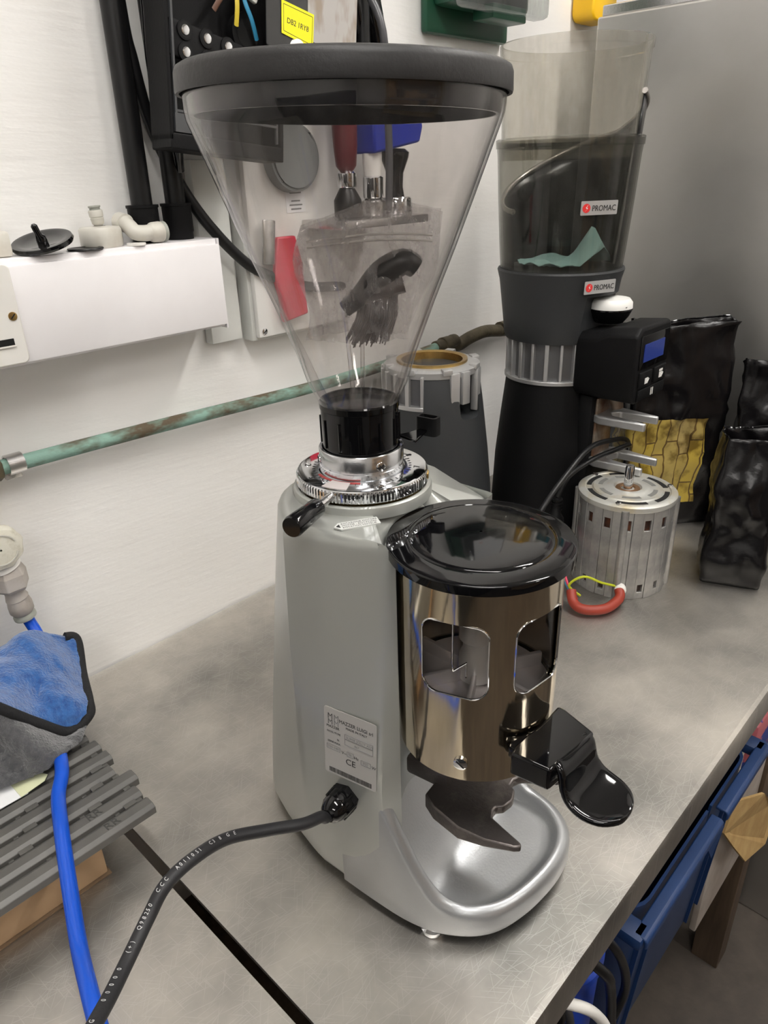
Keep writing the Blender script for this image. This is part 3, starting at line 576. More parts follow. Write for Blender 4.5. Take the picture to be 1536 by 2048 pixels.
# plan outline of the body (CCW from front-right corner)
def arcpts(c, r, a0, a1, n): return [(c[0]+r*math.cos(math.radians(a0+(a1-a0)*k/n)), c[1]+r*math.sin(math.radians(a0+(a1-a0)*k/n))) for k in range(n+1)]
rear = [(.078, -.045), (.078, -.02), (.078, .006), (.0775, .013), (.0745, .022), (.066, .045), (.058, .064), (.050, .080), (.043, .093), (.034, .104), (.022, .111), (.010, .114)]
NC = (-.0195, -.1085); RN = .0634
notch = arcpts(NC, RN, 140, 30, 24)   # concave recess for the doser, from left to right
plan = [(.050, -.0755), (.062, -.0755), (.0705, -.0745), (.0765, -.0700), (.078, -.062)]+rear+[(0, .1145)]+[(-x, y) for x, y in rear[::-1]]+[(-.078, -.050), (-.078, -.060), (-.0765, -.0640)]+notch
cen = Vector((0, .0, 0))
def sm0(t_): t_ = max(0, min(1, t_)); return t_*t_*(3-2*t_)
def lerpt(t_, tab):
    for (a, va), (b, vb) in zip(tab, tab[1:]):
        if t_ <= b: return va+(vb-va)*(t_-a)/(b-a)
    return tab[-1][1]
FW = [(0, .079), (.10, .080), (.14, .0805), (.178, .076), (.22, .0705), (.26, .068), (.35, .0665)]
RW = [(0, .070), (.03, .074), (.07, .079), (.145, .082), (.24, .0815), (.30, .079), (.35, .0765)]
def taper(x, y, z):
    f = max(0, min(1, (y+.066)/.078)); W = lerpt(z, FW)*(1-f)+lerpt(z, RW)*f; ax = abs(x)
    if y < .012 and ax > .0640: nx = .0640+(ax-.0640)*(max(W, .0655)-.0640)/.014
    elif y >= .012: nx = ax*W/.078
    else: nx = ax
    ny = y*(1-.5*min(1, z/.34)) if y > .012 else y
    if y > .012: ny = max(ny, .0122-0*y) if ny < .0122 else ny
    return math.copysign(nx, x) if x else 0, ny
def planring(z, inset=0, notch_r=None, zf=None):
    out = []; n = len(plan)
    for i, (x, y) in enumerate(plan):
        a = Vector(plan[i-1]); b = Vector(plan[(i+1) % n]); t_ = (b-a).normalized(); nr = Vector((t_.y, -t_.x))
        q = Vector((x, y))
        if i >= n-len(notch): dd_ = (q-Vector(NC)).normalized(); q = Vector(NC)+dd_*((RN if z > .3275 else .0580)+inset)
        else: q = q-nr*inset
        q = Vector(taper(q.x, q.y, z)); zz = z
        if zf: zz = z-zf(q)
        out.append((q.x, q.y, zz))
    return out
slope = lambda q: (.32*max(0, -q.y-.015)*sm0(q.x/.03) if q.x > 0 else 0)+(.005*sm0((.060-abs(q.x))/.03) if q.y < -.02 else 0)
rings = [planring(.010, .006), planring(.0125, .002), planring(.018, 0), planring(.05, 0), planring(.08, 0), planring(.11, 0), planring(.14, 0), planring(.16, 0), planring(.18, 0), planring(.20, 0), planring(.22, 0), planring(.24, 0), planring(.27, 0), planring(.299, 0), planring(.3270, 0), planring(.3280, 0), planring(.3325, 0, zf=slope), planring(.3355, .0012, zf=slope), planring(.3385, .0040, zf=slope), planring(.3398, .008, zf=slope)]
bm = B(); loft(bm, rings, True, False)
# top cap towards the ring seat
bm.verts.ensure_lookup_table(); top = bm.verts[-len(plan):]
cring = []
for v in top:
    d_ = Vector((v.co.x, v.co.y-.0)); d_ = d_.normalized() if d_.length > 1e-6 else Vector((1, 0)); r_ = min(.0475, Vector((v.co.x, v.co.y)).length*.93); cring.append(bm.verts.new((d_.x*r_, d_.y*r_, .3415 if r_ > .047 else v.co.z+.002)))
for i in range(len(top)):
    j = (i+1) % len(top); bm.faces.new((top[i], top[j], cring[j], cring[i]))
bm.faces.new(cring)
body = obj('body_casting', bm, BODY, G, ang=38)
obj('grinder_seat', lathe(B(), [(.0512, .3380), (.0514, .3440), (.0508, .3462), (.0495, .3470), (.0480, .3470), (.0475, .346)], seg=72), BODY, G)
# base shoe with dished tray
ol = [(.0772, -.02), (.0793, -.05), (.081, -.08), (.081, -.108), (.0795, -.130), (.073, -.150), (.060, -.1635), (.042, -.170), (.020, -.1705), (-.004, -.1665), (-.026, -.160), (-.046, -.1505), (-.060, -.138), (-.070, -.122), (-.0768, -.104), (-.080, -.08), (-.0793, -.05), (-.0772, -.02)]
ols = [Vector((x, y, 0)) for x, y in ol]; ols = [(p_.x, p_.y) for p_ in spline(ols, 4)]
ols = ols+[(-.06, -.012), (-.03, -.010), (0, -.010), (.03, -.010), (.06, -.012)]
def sm(t_): t_ = max(0, min(1, t_)); return t_*t_*(3-2*t_)
def rimz(x, y): return .034+.004*sm((y+.165)/.05)+.105*sm((y+.128)/.085)**1.25
def floorz(x, y):
    return .0255+.10*sm((y+.112)/.088)**1.6
cx_, cy_ = 0, -.088
def ringat(s, f): return [(cx_+(x-cx_)*s, cy_+(y-cy_)*s, f(cx_+(x-cx_)*s, cy_+(y-cy_)*s)) for x, y in ols]
bm = B()
loft(bm, [ringat(.93, lambda x, y: .009), ringat(.975, lambda x, y: .0095), ringat(1.0, lambda x, y: .013), ringat(1.0, lambda x, y: rimz(x, y)-.010), ringat(.992, lambda x, y: rimz(x, y)-.0055), ringat(.97, lambda x, y: rimz(x, y)-.0018), ringat(.93, lambda x, y: rimz(x, y)), ringat(.895, lambda x, y: rimz(x, y)+.0004), ringat(.878, lambda x, y: rimz(x, y)-.0008), ringat(.86, lambda x, y: .70*rimz(x, y)+.30*floorz(x, y)), ringat(.83, lambda x, y: .22*rimz(x, y)+.78*floorz(x, y)), ringat(.79, floorz), ringat(.72, floorz), ringat(.6, floorz), ringat(.42, floorz), ringat(.22, floorz), ringat(.05, floorz)])
obj('base_tray', bm, BODYB, G, ang=60)
for x, y in ((-.066, -.100), (.062, -.110), (-.03, .05), (.03, .05)):
    obj('foot', lathe(B(), [(.009, 0), (.0105, .002), (.0105, .006), (.006, .009), (.006, .012)], c=(x, y, .0), seg=24, cap0=True), CHR, G)
# burr collar: stepped chrome
obj('burr_chamber', lathe(B(), [(.0440, .338), (.0440, .3475)], seg=64, cap1=True, cap0=True), BRASS, G, label='coffee stained brass ring under the dial')
bm = B(); nT = 110
lathe(bm, [(.0445, .3478), (.0478, .3485), (.0485, .3495), (.0485, .3558), (.0478, .3568)], seg=nT*4, cap0=True, mod=lambda a, r, z: (1-.016*(math.sin(a*nT) > .2)) if r > .0477 and .349 < z < .3562 else 1)
obj('knurled_edge', bm, CHR, G, ang=25)
dial = obj('grind_dial', lathe(B(), [(.0478, .3566), (.0474, .3576), (.046, .3580), (.0318, .3580), (.0312, .3572)], seg=96), CHR, G)
MM = lambda a, r, z: Matrix.Translation((r*math.cos(a), r*math.sin(a), z)) @ Matrix.Rotation(a+PI/2, 4, 'Z')
for k, s in enumerate(('4', '5', '6', '7', '8', '9', '0', '1', '2', '3')):
    a = math.radians(-170+k*36); text('dial_number', s, .0065, MM(a, .0425, .3581), INK, dial, .00015, 'CENTER')
bm = B()
for k in range(50):
    a = 2*PI*k/50; l_ = .0035 if k % 5 == 0 else .002
    box(bm, (.0355*math.cos(a), .0355*math.sin(a), .3581), (l_, .0005, .0003), rz(a))
obj('dial_ticks', bm, INK, dial, smooth=False)
bm = B(); sector(bm, .0335, .0455, .3581, .3585, 178, 202, 8); obj('dial_sticker', bm, mat('pinkish_tape', (.55, .50, .49), .5), dial, label='piece of plain pinkish tape')
bm = B(); sector(bm, .0325, .0345, .3580, .3584, 150, 214, 12); obj('red_arc', bm, mat('faded_red', (.35, .03, .03), .4), dial)
col_ = obj('silver_collar', lathe(B(), [(.0308, .350), (.0308, .3625), (.0304, .3628), (.0304, .3635), (.0308, .3638), (.0308, .3745), (.0302, .3755), (.0285, .3755), (.0285, .365)], seg=72), mat('turned_aluminium', (.70, .71, .73), .18, metal=1, bump=.1, bscale=60), G)
for a_ in (-118, 20, 140):
    a = math.radians(a_); screw('grub_screw', (.0307*math.cos(a), .0307*math.sin(a), .3675), (math.cos(a), math.sin(a), 0), .0034, col_, CHR, .0012, 2)
# knurl pin hole + adjusting rod
a = math.radians(-64); obj('pin_hole', tube(B(), [(.0480*math.cos(a), .0480*math.sin(a), .3527), (.0492*math.cos(a), .0492*math.sin(a), .3527)], [.0038, .003], 18), BRASS, G)
rod = obj('adjusting_rod', cyl(B(), (-.044, -.0075, .3535), (-.072, -.0120, .3535), .0030, seg=20), CHRR, G)
obj('rod_grip', tube(B(), [(-.066, -.0110, .3535), (-.067, -.0112, .3535), (-.0965, -.0160, .3535), (-.0985, -.0163, .3535)], [.0058, .0064, .0074, .0066], 28), BLKG, rod)
# hopper
hop = obj('hopper_neck', lathe(B(), [(.0270, .368), (.0276, .3685), (.0278, .404), (.0284, .4045), (.0286, .4085), (.0278, .4095), (.0262, .4095), (.0262, .37)], seg=64), BLKG, G)
bm = B()
for k in range(12):
    a = 2*PI*k/12+.1; tube(bm, [(.0277*math.cos(a), .0277*math.sin(a), .378), (.0277*math.cos(a), .0277*math.sin(a), .398)], .0012, 8)
obj('neck_ribs', bm, BLKG, hop)
def shell(name, prof, th, m, parent, seg=96):
    inner = [(r-th, z) for r, z in prof][::-1]
    return obj(name, lathe(B(), prof+inner+[prof[0]], seg=seg), m, parent, ang=30)
cone = [(.0262, .399), (.0272, .405), (.0300, .412), (.0350, .4225), (.0413, .4432), (.0537, .4765), (.0664, .508), (.0777, .5378), (.0882, .5661), (.0925, .5775), (.0945, .5830), (.0952, .588), (.0952, .6045)]
shell('hopper_cone', cone, .0022, CLEAR, G)
for k in range(4):
    a = math.radians(-150+90*k); cs, sn = math.cos(a), math.sin(a)
    bm = B(); loft(bm, [[(cs*r0-sn*w_, sn*r0+cs*w_, z) for r0, w_ in ((rr-.006*(1-f), -.0012), (rr, -.0012), (rr, .0012), (rr-.006*(1-f), .0012))] for rr, z, f in ((.0255, .405, 0), (.033, .4225, .1), (.0395, .4432, .4), (.050, .472, .95))])
    obj('inner_fin', bm, LINER, G)
obj('hopper_gate', lathe(B(), [(.0258, .404), (.0255, .4052), (.006, .4056)], seg=48, cap1=True), mat('dark_smoke_plastic', (.02, .02, .022), .15), G)
obj('hopper_lid', lathe(B(), [(.0965, .5932), (.0985, .5930), (.0989, .5945), (.0985, .6035), (.0975, .6062), (.0945, .6078), (.06, .6082), (.001, .6082), (.001, .6050), (.0955, .6050), (.0965, .604), (.0965, .5932)], seg=120), LIDG, G, ang=50)
bm = lathe(B(), [(.0925, .6050), (.0922, .584), (.0915, .5825), (.0895, .5825), (.0895, .6050)], seg=96); obj('lid_skirt', bm, mat('lid_skirt_black', (.004, .004, .008), .12), G)  # skirt lengthened in black to stand for its reflected dark band in the hopper
tl_ = Matrix.Translation((0, 0, .600)) @ Matrix.Rotation(math.radians(1.1), 4, Vector((.82, .57, 0))) @ Matrix.Translation((0, 0, -.5985))
for o_ in G.children:
    if o_.name.startswith(('hopper_lid', 'lid_skirt')): o_.data.transform(tl_)
# hopper slide tab
tabm = obj('gate_tab', prism(B(), [(.016, -.0365), (.030, -.0335), (.044, -.0305), (.044, -.026), (.030, -.022), (.022, -.018)], .3770, .3790), BLKG, G, bev=.0005)
bm = B(); pts_ = [(.040, -.037, 0), (.044, -.030, 0), (.044, -.022, 0), (.050, -.021, 0), (.052, -.029, 0), (.049, -.038, 0)]
rr_ = rrect(.010, .0175, .003, 4, .0455, -.0295); ri_ = rrect(.0065, .014, .002, 4, .0455, -.0295)
loft(bm, [[(x, y, .374) for x, y in rr_], [(x, y, .388) for x, y in rr_], [(x, y, .388) for x, y in ri_], [(x, y, .374) for x, y in ri_], [(x, y, .374) for x, y in rr_]], False, False)
obj('tab_grip', bm, BLKM, tabm)
# rotation sticker on the body top, lies on sloping shoulder
st = obj('rotation_label', prism(B(), [(-.012, .0), (-.009, .0036), (.0125, .0036), (.0125, -.0036), (-.009, -.0036)], -.0008, 0, frame((-.0535, -.0330, .3416), (.80, -.60, -.0), (.60, .80, .04)) @ Matrix.Scale(1.28, 4)), mat('sticker_grey_white', (.55, .56, .54), .45), G, smooth=False, label='small white arrow shaped sticker')
Ms = frame((-.0535, -.0330, .3416), (.80, -.60, -.0), (.60, .80, .04)) @ Matrix.Scale(1.28, 4)
for k, s in enumerate(('ROTAZIONE MOTORE', 'MOTOR - ROTATION', 'ROTATION MOTEUR')):
    text('label_text', s, .0021, Ms @ Matrix.Translation((-.0078, .0013-k*.0021, 0)), INK, st, .00005, sx=.93)
obj('label_arrow', prism(B(), [(-.0108, 0), (-.0088, .0018), (-.0088, -.0018)], 0, .0002, Ms), INK, st, smooth=False)
# rating plate on the left side  (plane x = -.078, reading direction towards -y)
Mp = frame((-.0798, -.0375, .1685), (.054, -1, 0), (.075, 0, 1))
pl_ = obj('rating_plate', prism(B(), rrect(.046, .060, .002, 3), 0, .0005, Mp), STICK, G, smooth=False, label='silver rating plate with printed text')
def PT(s, size, x, y, m=INK, sx=1.0): return text('plate_text', s, size, Mp @ Matrix.Translation((x, y, .0006)), m, pl_, .00005, sx=sx)
PT('MAZZER LUIGI srl', .0044, -.0095, .0195, sx=.86); PT('MADE IN ITALY', .0027, -.0035, .0160)
PT('MAZZER', .0030, -.0208, .0125); PT('MOD./TYPE', .0024, -.0205, .0078); PT('N.', .0024, -.0115, .0025); PT('SERIE MAX', .0024, -.0200, -.0010)
PT('SUPER JOLLY AUT', .0030, -.0035, .0078, GREYINK); PT('867', .0028, .004, .0030, GREYINK)
PT('220-240', .0030, -.0200, -.0063, GREYINK); PT('V~', .0036, -.0075, -.0075); PT('50', .0030, -.0015, -.0068, GREYINK); PT('Hz', .0036, .0035, -.0078); PT('350', .0032, .0110, -.0095, GREYINK); PT('W', .0036, .0190, -.0098)
PT('CE', .0075, -.0040, -.0155)
bm = B()
def rectl(x0, y0, x1, y1, w_=.00022):
    for a, b_ in (((x0, y0), (x1, y0)), ((x1, y0), (x1, y1)), ((x1, y1), (x0, y1)), ((x0, y1), (x0, y0))):
        tube(bm, [(a[0], a[1], .0006), (b_[0], b_[1], .0006)], w_, 4)
rectl(-.0045, .0070, .0200, .0112); rectl(-.0045, .0020, .0200, .0070); rectl(-.0207, -.0072, -.0090, -.0030); rectl(-.0025, -.0078, .0030, -.0035); rectl(.0098, -.0100, .0180, -.0060)
bmesh.ops.transform(bm, matrix=Mp, verts=bm.verts); obj('plate_boxes', bm, GREYINK, pl_, smooth=False)
bm = B(); random.seed(3)
for k in range(34):
    box(bm, (-.0185+k*.00112, -.0262, .0006), (.0005+.0004*random.random(), .0042, .0001))
bmesh.ops.transform(bm, matrix=Mp, verts=bm.verts); obj('plate_barcode', bm, INK, pl_, smooth=False)
for i, (x, y, g) in enumerate(((-.0172, .0215, .03), (-.0118, .0215, .16), (-.0172, .0165, .10), (-.0118, .0165, .22))):
    text('plate_logo', 'M', .0068, Mp @ Matrix.Translation((x-.0026, y-.0012, .0006)), mat('logo_ink_%d' % i, (g, g, g), .6), pl_, .00005, sx=.9)
# cable gland
gl = obj('cable_gland', tube(B(), [(-.0785, -.031, .118), (-.086, -.031, .118)], .0125, 6), BLKM, G, smooth=False, bev=.0006)
obj('gland_dome', tube(B(), [(-.0855, -.031, .118), (-.092, -.031, .118), (-.097, -.031, .118), (-.102, -.031, .118), (-.104, -.031, .118)], [.0112, .0112, .0102, .0078, .0055], 28), BLKG, gl)
obj('gland_ribs', (lambda b_: (bmesh.ops.delete(b_, geom=[]), b_)[1])((lambda b_: [tube(b_, [(-.083, -.031+.0112*math.cos(k*PI/4), .118+.0112*math.sin(k*PI/4)), (-.094, -.031+.0108*math.cos(k*PI/4), .118+.0108*math.sin(k*PI/4))], .0014, 6) for k in range(8)] and b_)(B())), BLKG, gl)
# power cable (part of the grinder), world points -> local
Minv = (Matrix.Translation((.347, .357, 0)) @ Matrix.Rotation(math.radians(9), 4, 'Z')).inverted()
cab_w = [(.242, .309, .124), (.225, .309, .131), (.202, .318, .138), (.173, .326, .148), (.144, .322, .157), (.123, .318, .157), (.107, .313, .149), (.086, .301, .145), (.068, .286, .150), (.048, .268, .160), (.027, .250, .166), (-.02, .22, .150), (-.08, .20, .10), (-.15, .19, .03), (-.20, .20, .0055), (-.35, .26, .0050), (-.55, .30, .0050)]
cl = [Vector((-.100, -.031, .118)), Vector((-.106, -.031, .1185))]+[Minv @ Vector(p_) for p_ in cab_w]
pc = obj('power_cable', tube(B(), cl, .0044, 16, smooth=8), RUB, G)
# printing on the cable: letters set along it, facing up towards the viewer
sp = spline(cl, 24); seg0 = []
s_ = 'NEC  Cable  SJ60G0-5   H03VV-F  3G    0 0 0 0 0   (+)  Q98250  CCC  A011051  C3 8 G E'
acc = 0; tgt = .085; ci = 0; txt = s_[::-1]
camL = Minv @ Vector((0, 0, .555))
for a_, b_ in zip(sp, sp[1:]):
    acc += (b_-a_).length
    if acc >= tgt and ci < len(txt):
        chh = txt[ci]; ci += 1; tgt += .0029
        if chh != ' ':
            t_ = (a_-b_).normalized(); upv = (camL-a_).normalized(); upv = (upv-t_*upv.dot(t_)).normalized(); upv = (upv*.85+t_.cross(upv)*(-.45)).normalized(); yv = upv.cross(t_)
            text('cable_print', chh, .0038, frame(a_+upv*.00445-yv*.0012, t_, yv), WHINK, pc, .00005, 'CENTER', sx=.8)
# ---- doser
before = set(G.children)
DX, DY = DC; RD = .0575
dz = obj('doser_cylinder', lathe(B(), [(RD, .160), (RD, .3175), (RD-.0012, .3175), (RD-.0012, .160), (RD, .160)], c=(DX, DY, 0), seg=128), DOSE, G)
cut = []
for a_ in (191, -104.5):
    a = math.radians(a_); b_ = B(); prism(b_, rrect(.0455, .057, .010, 6), -.012, .012, frame((DX+RD*math.cos(a), DY+RD*math.sin(a), .2605), (-math.sin(a), math.cos(a), 0), (0, 0, 1)))
    c_ = obj('cutter', b_, CHR, G); cut.append(c_)
bpy.context.view_layer.update(); boolcut(dz, cut)
obj('doser_liner', lathe(B(), [(RD-.0022, .200), (RD-.0022, .314)], c=(DX, DY, 0), seg=96), LINER, G)
obj('doser_floor', lathe(B(), [(RD-.002, .1615), (RD-.002, .163), (.001, .163)], c=(DX, DY, 0), seg=64, cap0=True), DARK, G)
obj('chamber_plate', lathe(B(), [(RD-.004, .205), (RD-.004, .2065), (.012, .2075)], c=(DX, DY, 0), seg=64, cap1=True), mat('dusty_aluminium', (.50, .47, .46), .35, metal=.6), G)
for k in range(6):
    a = math.radians(20+60*k); obj('vane', box(B(), (DX+.031*math.cos(a), DY+.031*math.sin(a), .212), (.043, .0035, .012), rz(a), bev=.0008), mat('dusty_aluminium', (.50, .47, .46), .35, metal=.6), G)
hb = obj('hub_post', lathe(B(), [(.0115, .207), (.0135, .209), (.0130, .228), (.0105, .234), (.0105, .240), (.0135, .243), (.0135, .275), (.0115, .278), (.001, .278)], c=(DX, DY, 0), seg=40), mat('hub_aluminium', (.75, .74, .72), .3, metal=.7), G)
obj('stop_wire', tube(B(), [(DX-.048, DY-.006, .300), (DX-.048, DY-.006, .252), (DX-.0485, DY-.007, .246), (DX-.043, DY-.014, .252), (DX-.043, DY-.014, .240)], .0008, 8), CHR, G)
for a_ in (191, -104.5):
    pts_ = []
    for u_, v_ in rrect(.0455, .057, .010, 6)+[rrect(.0455, .057, .010, 6)[0]]:
        aa = math.radians(a_)+math.asin(u_/RD); pts_.append((DX+(RD+.0002)*math.cos(aa), DY+(RD+.0002)*math.sin(aa), .2605+v_))
    obj('window_edge', tube(B(), pts_, .0006, 6), CHR, dz)
obj('grounds_chute', box(B(), (0, -.047, .270), (.036, .012, .040), bev=.003), mat('chute_dark', (.03, .03, .032), .4), G)
# lid
obj('doser_lid', lathe(B(), [(0.06279, 0.3157), (0.06405, 0.3157), (0.06443, 0.3161), (0.06443, 0.3219), (0.06438, 0.3223), (0.06414, 0.3227), (0.06366, 0.323), (0.06298, 0.3232), (0.06086, 0.3235), (0.05603, 0.3241), (0.05139, 0.3247), (0.05062, 0.3247), (0.05014, 0.3242), (0.04946, 0.3242), (0.04898, 0.3248), (0.04811, 0.3253), (0.04637, 0.3256), (0.03864, 0.3265), (0.02415, 0.3275), (0.01159, 0.3278), (0.00097, 0.3279)], c=(DX, DY, 0), seg=160), BLKG, G, ang=38)
bm = lathe(B(), [(.0618, .3158), (.0560, .3158), (.0560, .319), (.001, .3195)], c=(DX, DY, 0), seg=96); obj('lid_underside', bm, BLK, G)
screw('doser_screw', (DX+RD*math.cos(math.radians(-162.3)), DY+RD*math.sin(math.radians(-162.3)), .1757), (math.cos(math.radians(-162.3)), math.sin(math.radians(-162.3)), 0), .0050, G, CHR, .0022)
# fork
fp = [(-.030, -.070), (-.0375, -.082), (-.0450, -.108), (-.0455, -.130), (-.0405, -.152), (-.0375, -.1565), (-.0345, -.1550), (-.0285, -.138), (-.0235, -.1265), (-.0165, -.1235), (-.0120, -.1240), (-.0095, -.1290), (-.0015, -.1320)]
fpr = [(.0015, -.1320), (.0105, -.1290), (.014, -.1235), (.0205, -.1235), (.0255, -.1265), (.0305, -.138), (.0365, -.1550), (.0395, -.1565), (.0425, -.152), (.0475, -.130), (.0470, -.108), (.0395, -.082), (.032, -.070)]
bm = B()
def fz(x, y): return .099+.004*sm((-.10-y)/.05)
th = lambda y: .014-.008*sm((-.09-y)/.06)
allp = fp+fpr
R1 = [bm.verts.new((x, y, fz(x, y))) for x, y in allp]; R2 = [bm.verts.new((x, y, fz(x, y)-th(y))) for x, y in allp]
bm.faces.new(R1); bm.faces.new(R2[::-1])
for i in range(len(allp)):
    j = (i+1) % len(allp); bm.faces.new((R1[i], R2[i], R2[j], R1[j]))
obj('portafilter_fork', bm, FORK, G, bev=.0014)
obj('fork_bracket', box(B(), (0, -.062, .103), (.030, .040, .018), bev=.003), FORK, G)
# dosing lever
lv = prism(B(), [(-.049, -.1485), (-.040, -.1480), (-.028, -.1500), (-.018, -.1535), (-.006, -.1555), (.004, -.1560), (.0125, -.157), (.0115, -.163), (-.0005, -.1885), (-.020, -.1845), (-.040, -.1790), (-.0495, -.1765)], .179, .1975)
arm = obj('dosing_lever', lv, BLKG, G, bev=.0018, ang=30)
obj('lever_web', box(B(), (-.020, -.150, .188), (.040, .016, .012), bev=.003), BLKG, arm)
# paddle: swept curved plate from crest down and out, ending in a disc
Md = Vector((-.16, -.985, 0)).normalized(); Sd = Vector((.985, -.16, 0)).normalized(); O = Vector((-.022, -.178, 0))
bm = B(); rings = []
for d_, z_, hw in ((.0, .1972, .0205), (.005, .1970, .0215), (.0085, .1945, .0222), (.0105, .190, .0225), (.0115, .183, .0228), (.0135, .1765, .0235), (.018, .1722, .0242), (.024, .1705, .0245), (.030, .1700, .0238), (.036, .1698, .0215), (.041, .1698, .0178), (.0455, .170, .0110), (.0470, .170, .0055)):
    c0 = O+Md*d_; dish = .0014
    row = []
    for k in range(9):
        f = -1+2*k/8; row.append(c0+Sd*(hw*f)+Vector((0, 0, z_+dish*abs(f)**4)))
    rings.append(row)
n_ = len(rings); lo = []
for i in range(n_):
    a_ = rings[max(i-1, 0)][4]; b_ = rings[min(i+1, n_-1)][4]; t_ = (b_-a_).normalized(); nr = Vector(t_.cross(Sd)).normalized()
    if nr.z > 0: nr = -nr
    if i < 5: nr = (nr+Vector((0, 0, -.2))-Md*.6).normalized()
    lo.append([p_+nr*.0055 for p_ in rings[i]])
full = [rings[i]+lo[i][::-1] for i in range(n_)]
loft(bm, full); obj('lever_paddle', bm, BLKG, arm, sub=1, ang=180)

# set the whole doser (and the fork and lever that belong to it) to its measured size and place in front of the body
Md2 = Matrix.Translation((NC[0], NC[1], .0257)) @ Matrix.Scale(.961, 4) @ Matrix.Translation((-DX, -DY, 0))
for o_ in G.children:
    if o_ not in before:
        for q_ in [o_]+list(o_.children_recursive): q_.data.transform(Md2)
# ---- bag with brush inside the hopper (thing of its own)
Rv = Vector((.71, -.70, 0)); Uv = Vector((-.12, -.12, .985)).normalized(); Bc = Vector((.352, .352, .490)); Nv = Rv.cross(Uv).normalized()
zb = thing('zip_bag', 'clear crinkled zip-lock polythene bag inside the cone hopper', 'plastic bag', (.347, .357, .430), 0)
o0 = Vector((.347, .357, .430))
for side in (0, 1):
    bm = B(); nx, ny = 44, 44; g = []
    for j in range(ny+1):
        v_ = j/ny; row = []
        for i in range(nx+1):
            u_ = i/nx; lft = -.042+.004*math.sin(v_*7); rgt = .046*(.62+.38*sm(v_*1.5))+.004*v_
            x = lft+(rgt-lft)*u_; y = -.040+.082*v_+.010*(1-abs(2*u_-1.0))*v_-.008*(1-u_)*v_*v_
            zz = (.007 if side else -.007)*math.sin(PI*u_)*(1-v_*.7)
            q = Vector((x, y, side*3)); dd = .0065*abs(noise.noise(q*50+Vector((side*9, 0, 0))))+.0045*abs(noise.noise(q*105))+.007*noise.noise(q*24)
            row.append(bm.verts.new(Bc+Rv*x+Uv*y+Nv*(zz+dd*(1 if side else -1))-o0))
        g.append(row)
    for a_, b_ in zip(g, g[1:]):
        for i in range(nx): bm.faces.new((a_[i], a_[i+1], b_[i+1], b_[i]))
    obj('film_side', bm, FILM, zb, ang=180)
for k, v_ in enumerate((.022, .0255)):
    bm = B(); tube(bm, [Bc+Rv*x+Uv*(v_+.004*math.sin((x+.04)*30))+Nv*.006-o0 for x in [-.036+.008*i for i in range(11)]], .0007, 6); obj('zip_strip', bm, mat('zip_milky', (.55, .53, .50), .25), zb)
br = thing('cleaning_brush', 'small black grinder brush with grey bristles inside the zip bag', 'brush', tuple(o0), 0)
q0 = Bc+Rv*.026+Uv*.010-o0; q1 = Bc+Rv*(-.004)+Uv*(-.012)-o0; q2 = Bc+Rv*(-.014)+Uv*(-.020)-o0
obj('brush_handle', tube(B(), [Bc+Rv*.034+Uv*.006-o0, q0, (q0+q1)/2+Uv*.004, q1, q2], [.007, .0085, .0085, .0065, .0055], 18, smooth=4), BLK, br)
bm = B(); random.seed(5)
for k in range(150):
    f = random.random(); st_ = Bc+Rv*(-.004+.026*f)+Uv*(-.014+.004*f)+Nv*random.uniform(-.004, .004)-o0; en = st_+Rv*random.uniform(-.012, -.004)+Uv*random.uniform(-.034, -.024)+Nv*random.uniform(-.004, .004); tube(bm, [st_, (st_+en)/2+Rv*.002, en], .0005, 3)
o = obj('bristles', bm, mat('grey_bristle', (.16, .14, .135), .5), br); o['kind'] = 'stuff'
obj('bristle_block', tube(B(), [Bc+Rv*(-.008)+Uv*(-.013)-o0, Bc+Rv*.026+Uv*(-.004)-o0], .0060, 12), mat('grey_brown_block', (.10, .085, .08), .5), br)

# ================================================================ SECOND GRINDER (black, open clear hopper)
G2 = thing('black_grinder', 'black on-demand coffee grinder with blue display and open smoky hopper', 'coffee grinder', (.975, .573, 0))
obj('body_cone', lathe(B(), [(.080, 0), (.086, .002), (.087, .01), (.086, .06), (.083, .136), (.077, .20), (.0705, .262)], seg=72, cap0=True, cap1=True), BLKM, G2)
def grille(parent, a0, a1, z0, z1, r, m, nb):
    obj('grille_recess', sector(B(), r-.020, r-.007, z0+.003, z1, a0, a1, 24), mat('dark_cast_recess', (.16, .16, .165), .4, metal=.7), parent)
    step = (a1-a0)/nb
    for k in range(nb+1):
        a = a0+k*step; w_ = 1.6+(k % 2)*.8; obj('grille_bar', sector(B(), r-.008, r, z0, z1, a-w_, a+w_, 3), m, parent, bev=.0008)
    obj('grille_rim', sector(B(), r-.008, r+.0008, z0-.002, z0+.004, a0-1.6, a1+1.6, 26), m, parent, bev=.0008)
grille(G2, 118, 236, .264, .327, .0725, CAST, 7)
obj('rear_neck', sector(B(), .0, .071, .26, .327, -124, 118, 40), BLKM, G2)
bm = B(); lathe(bm, [(.0745, .322), (.0765, .326), (.080, .355), (.0865, .405), (.0900, .418), (.0890, .4205), (.080, .4205), (.06, .4205)], seg=96, cap0=True, cap1=True); hood = obj('hood', bm, GREY3, G2)
b_ = B(); box(b_, (.02, -.090, .352), (.13, .055, .072)); cutr = obj('cutter', b_, DARK, G2); bpy.context.view_layer.update(); boolcut(hood, [cutr])
sh = shell('hopper_lower', [(.0860, .4195), (.0885, .45), (.0925, .51), (.0955, .565), (.0975, .583)], .0022, CLEAR2, G2)
shell('hopper_upper', [(.0905, .560), (.0915, .60), (.0930, .65), (.0945, .683), (.0965, .6845), (.0970, .694), (.0955, .695)], .0022, CLEAR3, G2)
obj('hopper_step', lathe(B(), [(.0925, .574), (.0980, .575), (.0985, .585), (.0955, .5865)], seg=96), CLEAR2, G2)
